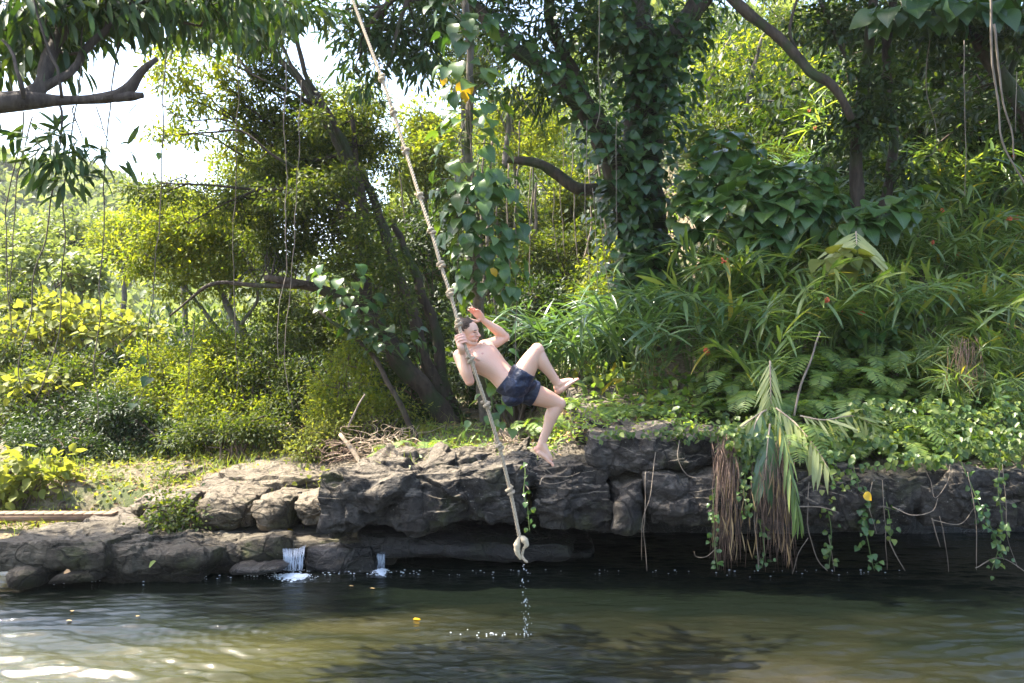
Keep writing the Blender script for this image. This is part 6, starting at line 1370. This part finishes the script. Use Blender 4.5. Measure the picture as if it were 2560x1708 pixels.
def waterfall(label, px0, px1, py0, py1, d, seed, spread=1.0):
    g = np.random.default_rng(seed); b = P((px0+px1)/2, py1, d); o = empty('waterfall', b, label, 'waterfall', 'little waterfalls into the pool')
    sh_ = Acc(); nx, nz = 40, 26; u = np.linspace(0, 1, nx); t = np.linspace(0, 1, nz); V = []; w0 = px1-px0
    for tt in t:
        for uu in u:
            sag = 9*math.sin(math.pi*uu)*w0/56; nr = .5+(uu-.5)*(1.12-.30*tt**.5)
            x = px0+w0*nr+1.6*float(vnoise(np.array([[tt*5, uu*2, seed]]), 5)[0]); q = P(x, py0-4+sag+(py1-py0+4-sag)*tt**1.2, d+.22-.24*min(1, tt*2.2)**.6)
            q[1] += .02*float(vnoise(np.array([[uu*16, tt*1.3, seed]]), 3)[0]); V.append(q)
    i, j = np.meshgrid(np.arange(nz-1), np.arange(nx-1), indexing='ij')
    sh_.add(V, np.stack([i*nx+j, (i+1)*nx+j, (i+1)*nx+j+1, i*nx+j+1], -1).ravel(), [4]*((nz-1)*(nx-1)))
    sh_.obj('sheet', M['fall'], o, smooth=True)
    st = Acc(); n_ = int(w0*2.4)
    for k in range(n_):
        uu = g.uniform(); t0 = g.uniform(0, .75)**1.5; t1 = min(1, t0+g.uniform(.15, .7)); ts = np.linspace(t0, t1, 8); sag = 9*math.sin(math.pi*uu)*w0/56
        q = np.array([P(px0+w0*(.5+(uu-.5)*(1.12-.30*tt**.5))+g.normal()*.2, py0-4+sag+(py1-py0+4-sag)*tt**1.2, d+.20-.24*min(1, tt*2.2)**.6) for tt in ts])
        tube(st, q, g.uniform(.0010, .0030)*np.array([.2, .6, 1, 1, 1, 1, .7, .3]), 4, .3, caps=False)
    for k in range(n_):
        uu = g.uniform(-.05, 1.05); tt = g.uniform(.1, 1); r_ = g.uniform(.0012, .003); ellipsoid(st, P(px0+w0*(.5+(uu-.5)*.9), py0+(py1-py0)*tt, d-.05*g.random()), [r_, r_, r_*1.8], nu=5, nv=4)
    st_ = st.obj('strands', M['spray'], o, smooth=True)
    fo = Acc()
    for k in range(int((px1-px0)*9)):
        rx = (px1-px0)/2*1.5; x = (px0+px1)/2+g.normal()*rx*.55; dd = d-.06-abs(g.normal())*.10; s_ = math.exp(-((x-(px0+px1)/2)/rx)**2); r_ = g.uniform(.003, .010)*(.35+s_)
        c = P(x, py1, dd); c[2] = .002+.012*s_*g.random(); ellipsoid(fo, c, [r_*1.6, r_, r_*.6], nu=6, nv=4)
    f_ = fo.obj('foam', M['foam'], o, smooth=True); f_['kind'] = 'stuff'; return o
waterfall('larger white waterfall pouring between the olive boulder and the dark wet boulder', 706, 762, 1366, 1427, 9.5, 1)
waterfall('narrow trickling waterfall at the right end of the dark wet boulder', 942, 963, 1372, 1421, 9.7, 2)
a = Acc(); V = []
for k, (px, py, d) in enumerate([(700, 1369, 9.72), (768, 1368, 9.72), (830, 1352, 10.1), (800, 1344, 10.3), (690, 1345, 10.3), (668, 1352, 10.1)]): V.append(P(px, py, d))
a.add(V, [0, 1, 2, 3, 4, 5], [6]); tag(a.obj('stream', M['stream']), kind='structure')
# sparkles of foam and bits floating along the waterline
g = np.random.default_rng(21); a = Acc()
for k in range(170):
    px = g.uniform(20, 2300) if k > 70 else g.uniform(500, 1050); d = (9.62 if px > 700 else 9.0+.5*px/700)-abs(g.normal())*.12
    x = (px-1280)/F*d; r_ = g.uniform(.003, .009); ellipsoid(a, [x, d, .006], [r_*1.5, r_, r_*.5], nu=6, nv=4)
for k in range(34):
    x, d = -.17+g.normal()*.16, 7.48+g.normal()*.05; r_ = g.uniform(.002, .006); ellipsoid(a, [x, d, .008+.02*g.random()**3], [r_*1.4, r_, r_], nu=6, nv=4)
tag(a.obj('foam_specks', M['foam'], smooth=True), 'tiny white foam specks and splashes on the water', 'foam', kind='stuff')
for k, (lab, px, py, yaw, mt) in enumerate([('yellow leaf floating on the dark water left of the drops', 1032, 1552, .3, 'yellow'), ('pale leaf floating near the left part of the pool', 340, 1545, 1.2, 'dry'), ('brown leaf floating just below the left shelf', 180, 1532, 2.0, 'dry'), ('pale leaf floating in the middle of the left pool', 165, 1555, .2, 'dry'), ('small pale leaf floating between the waterfalls and the yellow leaf', 872, 1468, .1, 'dry'), ('thin pale leaf floating left of the dark water', 925, 1474, .2, 'dry')]):
    d = CAMZ*F/(py-854); a = Acc(); c = P(px, py, d)+[0, 0, .012]; leaves(a, 'round', [c], [[math.cos(yaw), math.sin(yaw), 0]], [[.05, 0, 1]], [.05 if k else .075]); tag(a.obj('floating_leaf', M[mt], origin=c), lab, 'leaf', 'leaves floating on the pool')
for lab, px, py, d, s_, mt in [('pale green fallen leaf standing on the brown shelf at the waterline', 372, 1418, 8.95, .11, 'grass'), ('yellow fallen leaf by the dark slab under the bench', 190, 1335, 10.1, .1, 'yellow'), ('orange leaves in the litter above the waterfall', 712, 1331, 10.2, .12, 'yellow'), ('pale curled leaf on the stone at lower left', 160, 1430, 8.75, .08, 'litter')]:
    a = Acc(); c = P(px, py, d); leaves(a, 'round', [c], [[.5, -.2, .5 if 'green' in lab else .1]], [[-.3, -.6, .7]], [s_]); tag(a.obj('fallen_leaf', M[mt], origin=c), lab, 'leaf')

# ---------------------------------------------------------------- wooden bench-like walkway at the left
m, N, L = new_mat('weathered_wood'); tc = N.new('ShaderNodeTexCoord'); mp = N.new('ShaderNodeMapping'); mp.inputs['Scale'].default_value = (1.2, 9, 9); L.new(tc.outputs['Object'], mp.inputs[0]); n = noise(N, L, 7, 7, .65, mp.outputs[0])
out(m, principled(N, L, ramp(N, L, n, [(.3, (.13, .075, .045)), (.7, (.30, .20, .13))]), .75, .3, bump(N, L, n, .4, .006)).outputs[0]); M['wood'] = m
bd = 10.6; e0 = P(283, 1290, bd); o = empty('wooden_walkway', [e0[0], bd, e0[2]-.2], 'low brown plank walkway on a beam and short post entering from the left edge', 'walkway')
zt = P(0, 1284, bd)[2]; x1 = e0[0]; pxm = bd/F
# long side beams
for lab, yy in (('side_beam', bd), ('side_beam', bd+.11)):
    a = Acc(); box(a, [x1-1.6, yy, zt-.022-.032], [1.6, .022, .030]); a.obj('side_beam', M['wood'], o)
for k in range(26):
    xc = x1-.055-.118*k; a = Acc(); box(a, [xc, bd+.055, zt-.008], [.054, .09, .0125]); q = a.obj('plank', M['wood'], o)
    bv = q.modifiers.new('b', 'BEVEL'); bv.width = .003
for yy in (bd-.01, bd+.08):
    a = Acc(); box(a, [x1-.038, yy+.03, zt-.15], [.036, .024, .065]); a.obj('post', M['wood'], o)

# ---------------------------------------------------------------- air
m, N, L = new_mat('haze'); vp = N.new('ShaderNodeVolumePrincipled'); vp.inputs['Color'].default_value = (.93, .96, 1, 1); vp.inputs['Density'].default_value = .0003; vp.inputs['Anisotropy'].default_value = .35
o_ = N.new('ShaderNodeOutputMaterial'); L.new(vp.outputs[0], o_.inputs['Volume'])
a = Acc(); box(a, [0, 195, 28], [275, 232, 31]); a.obj('haze', m)['kind'] = 'stuff'
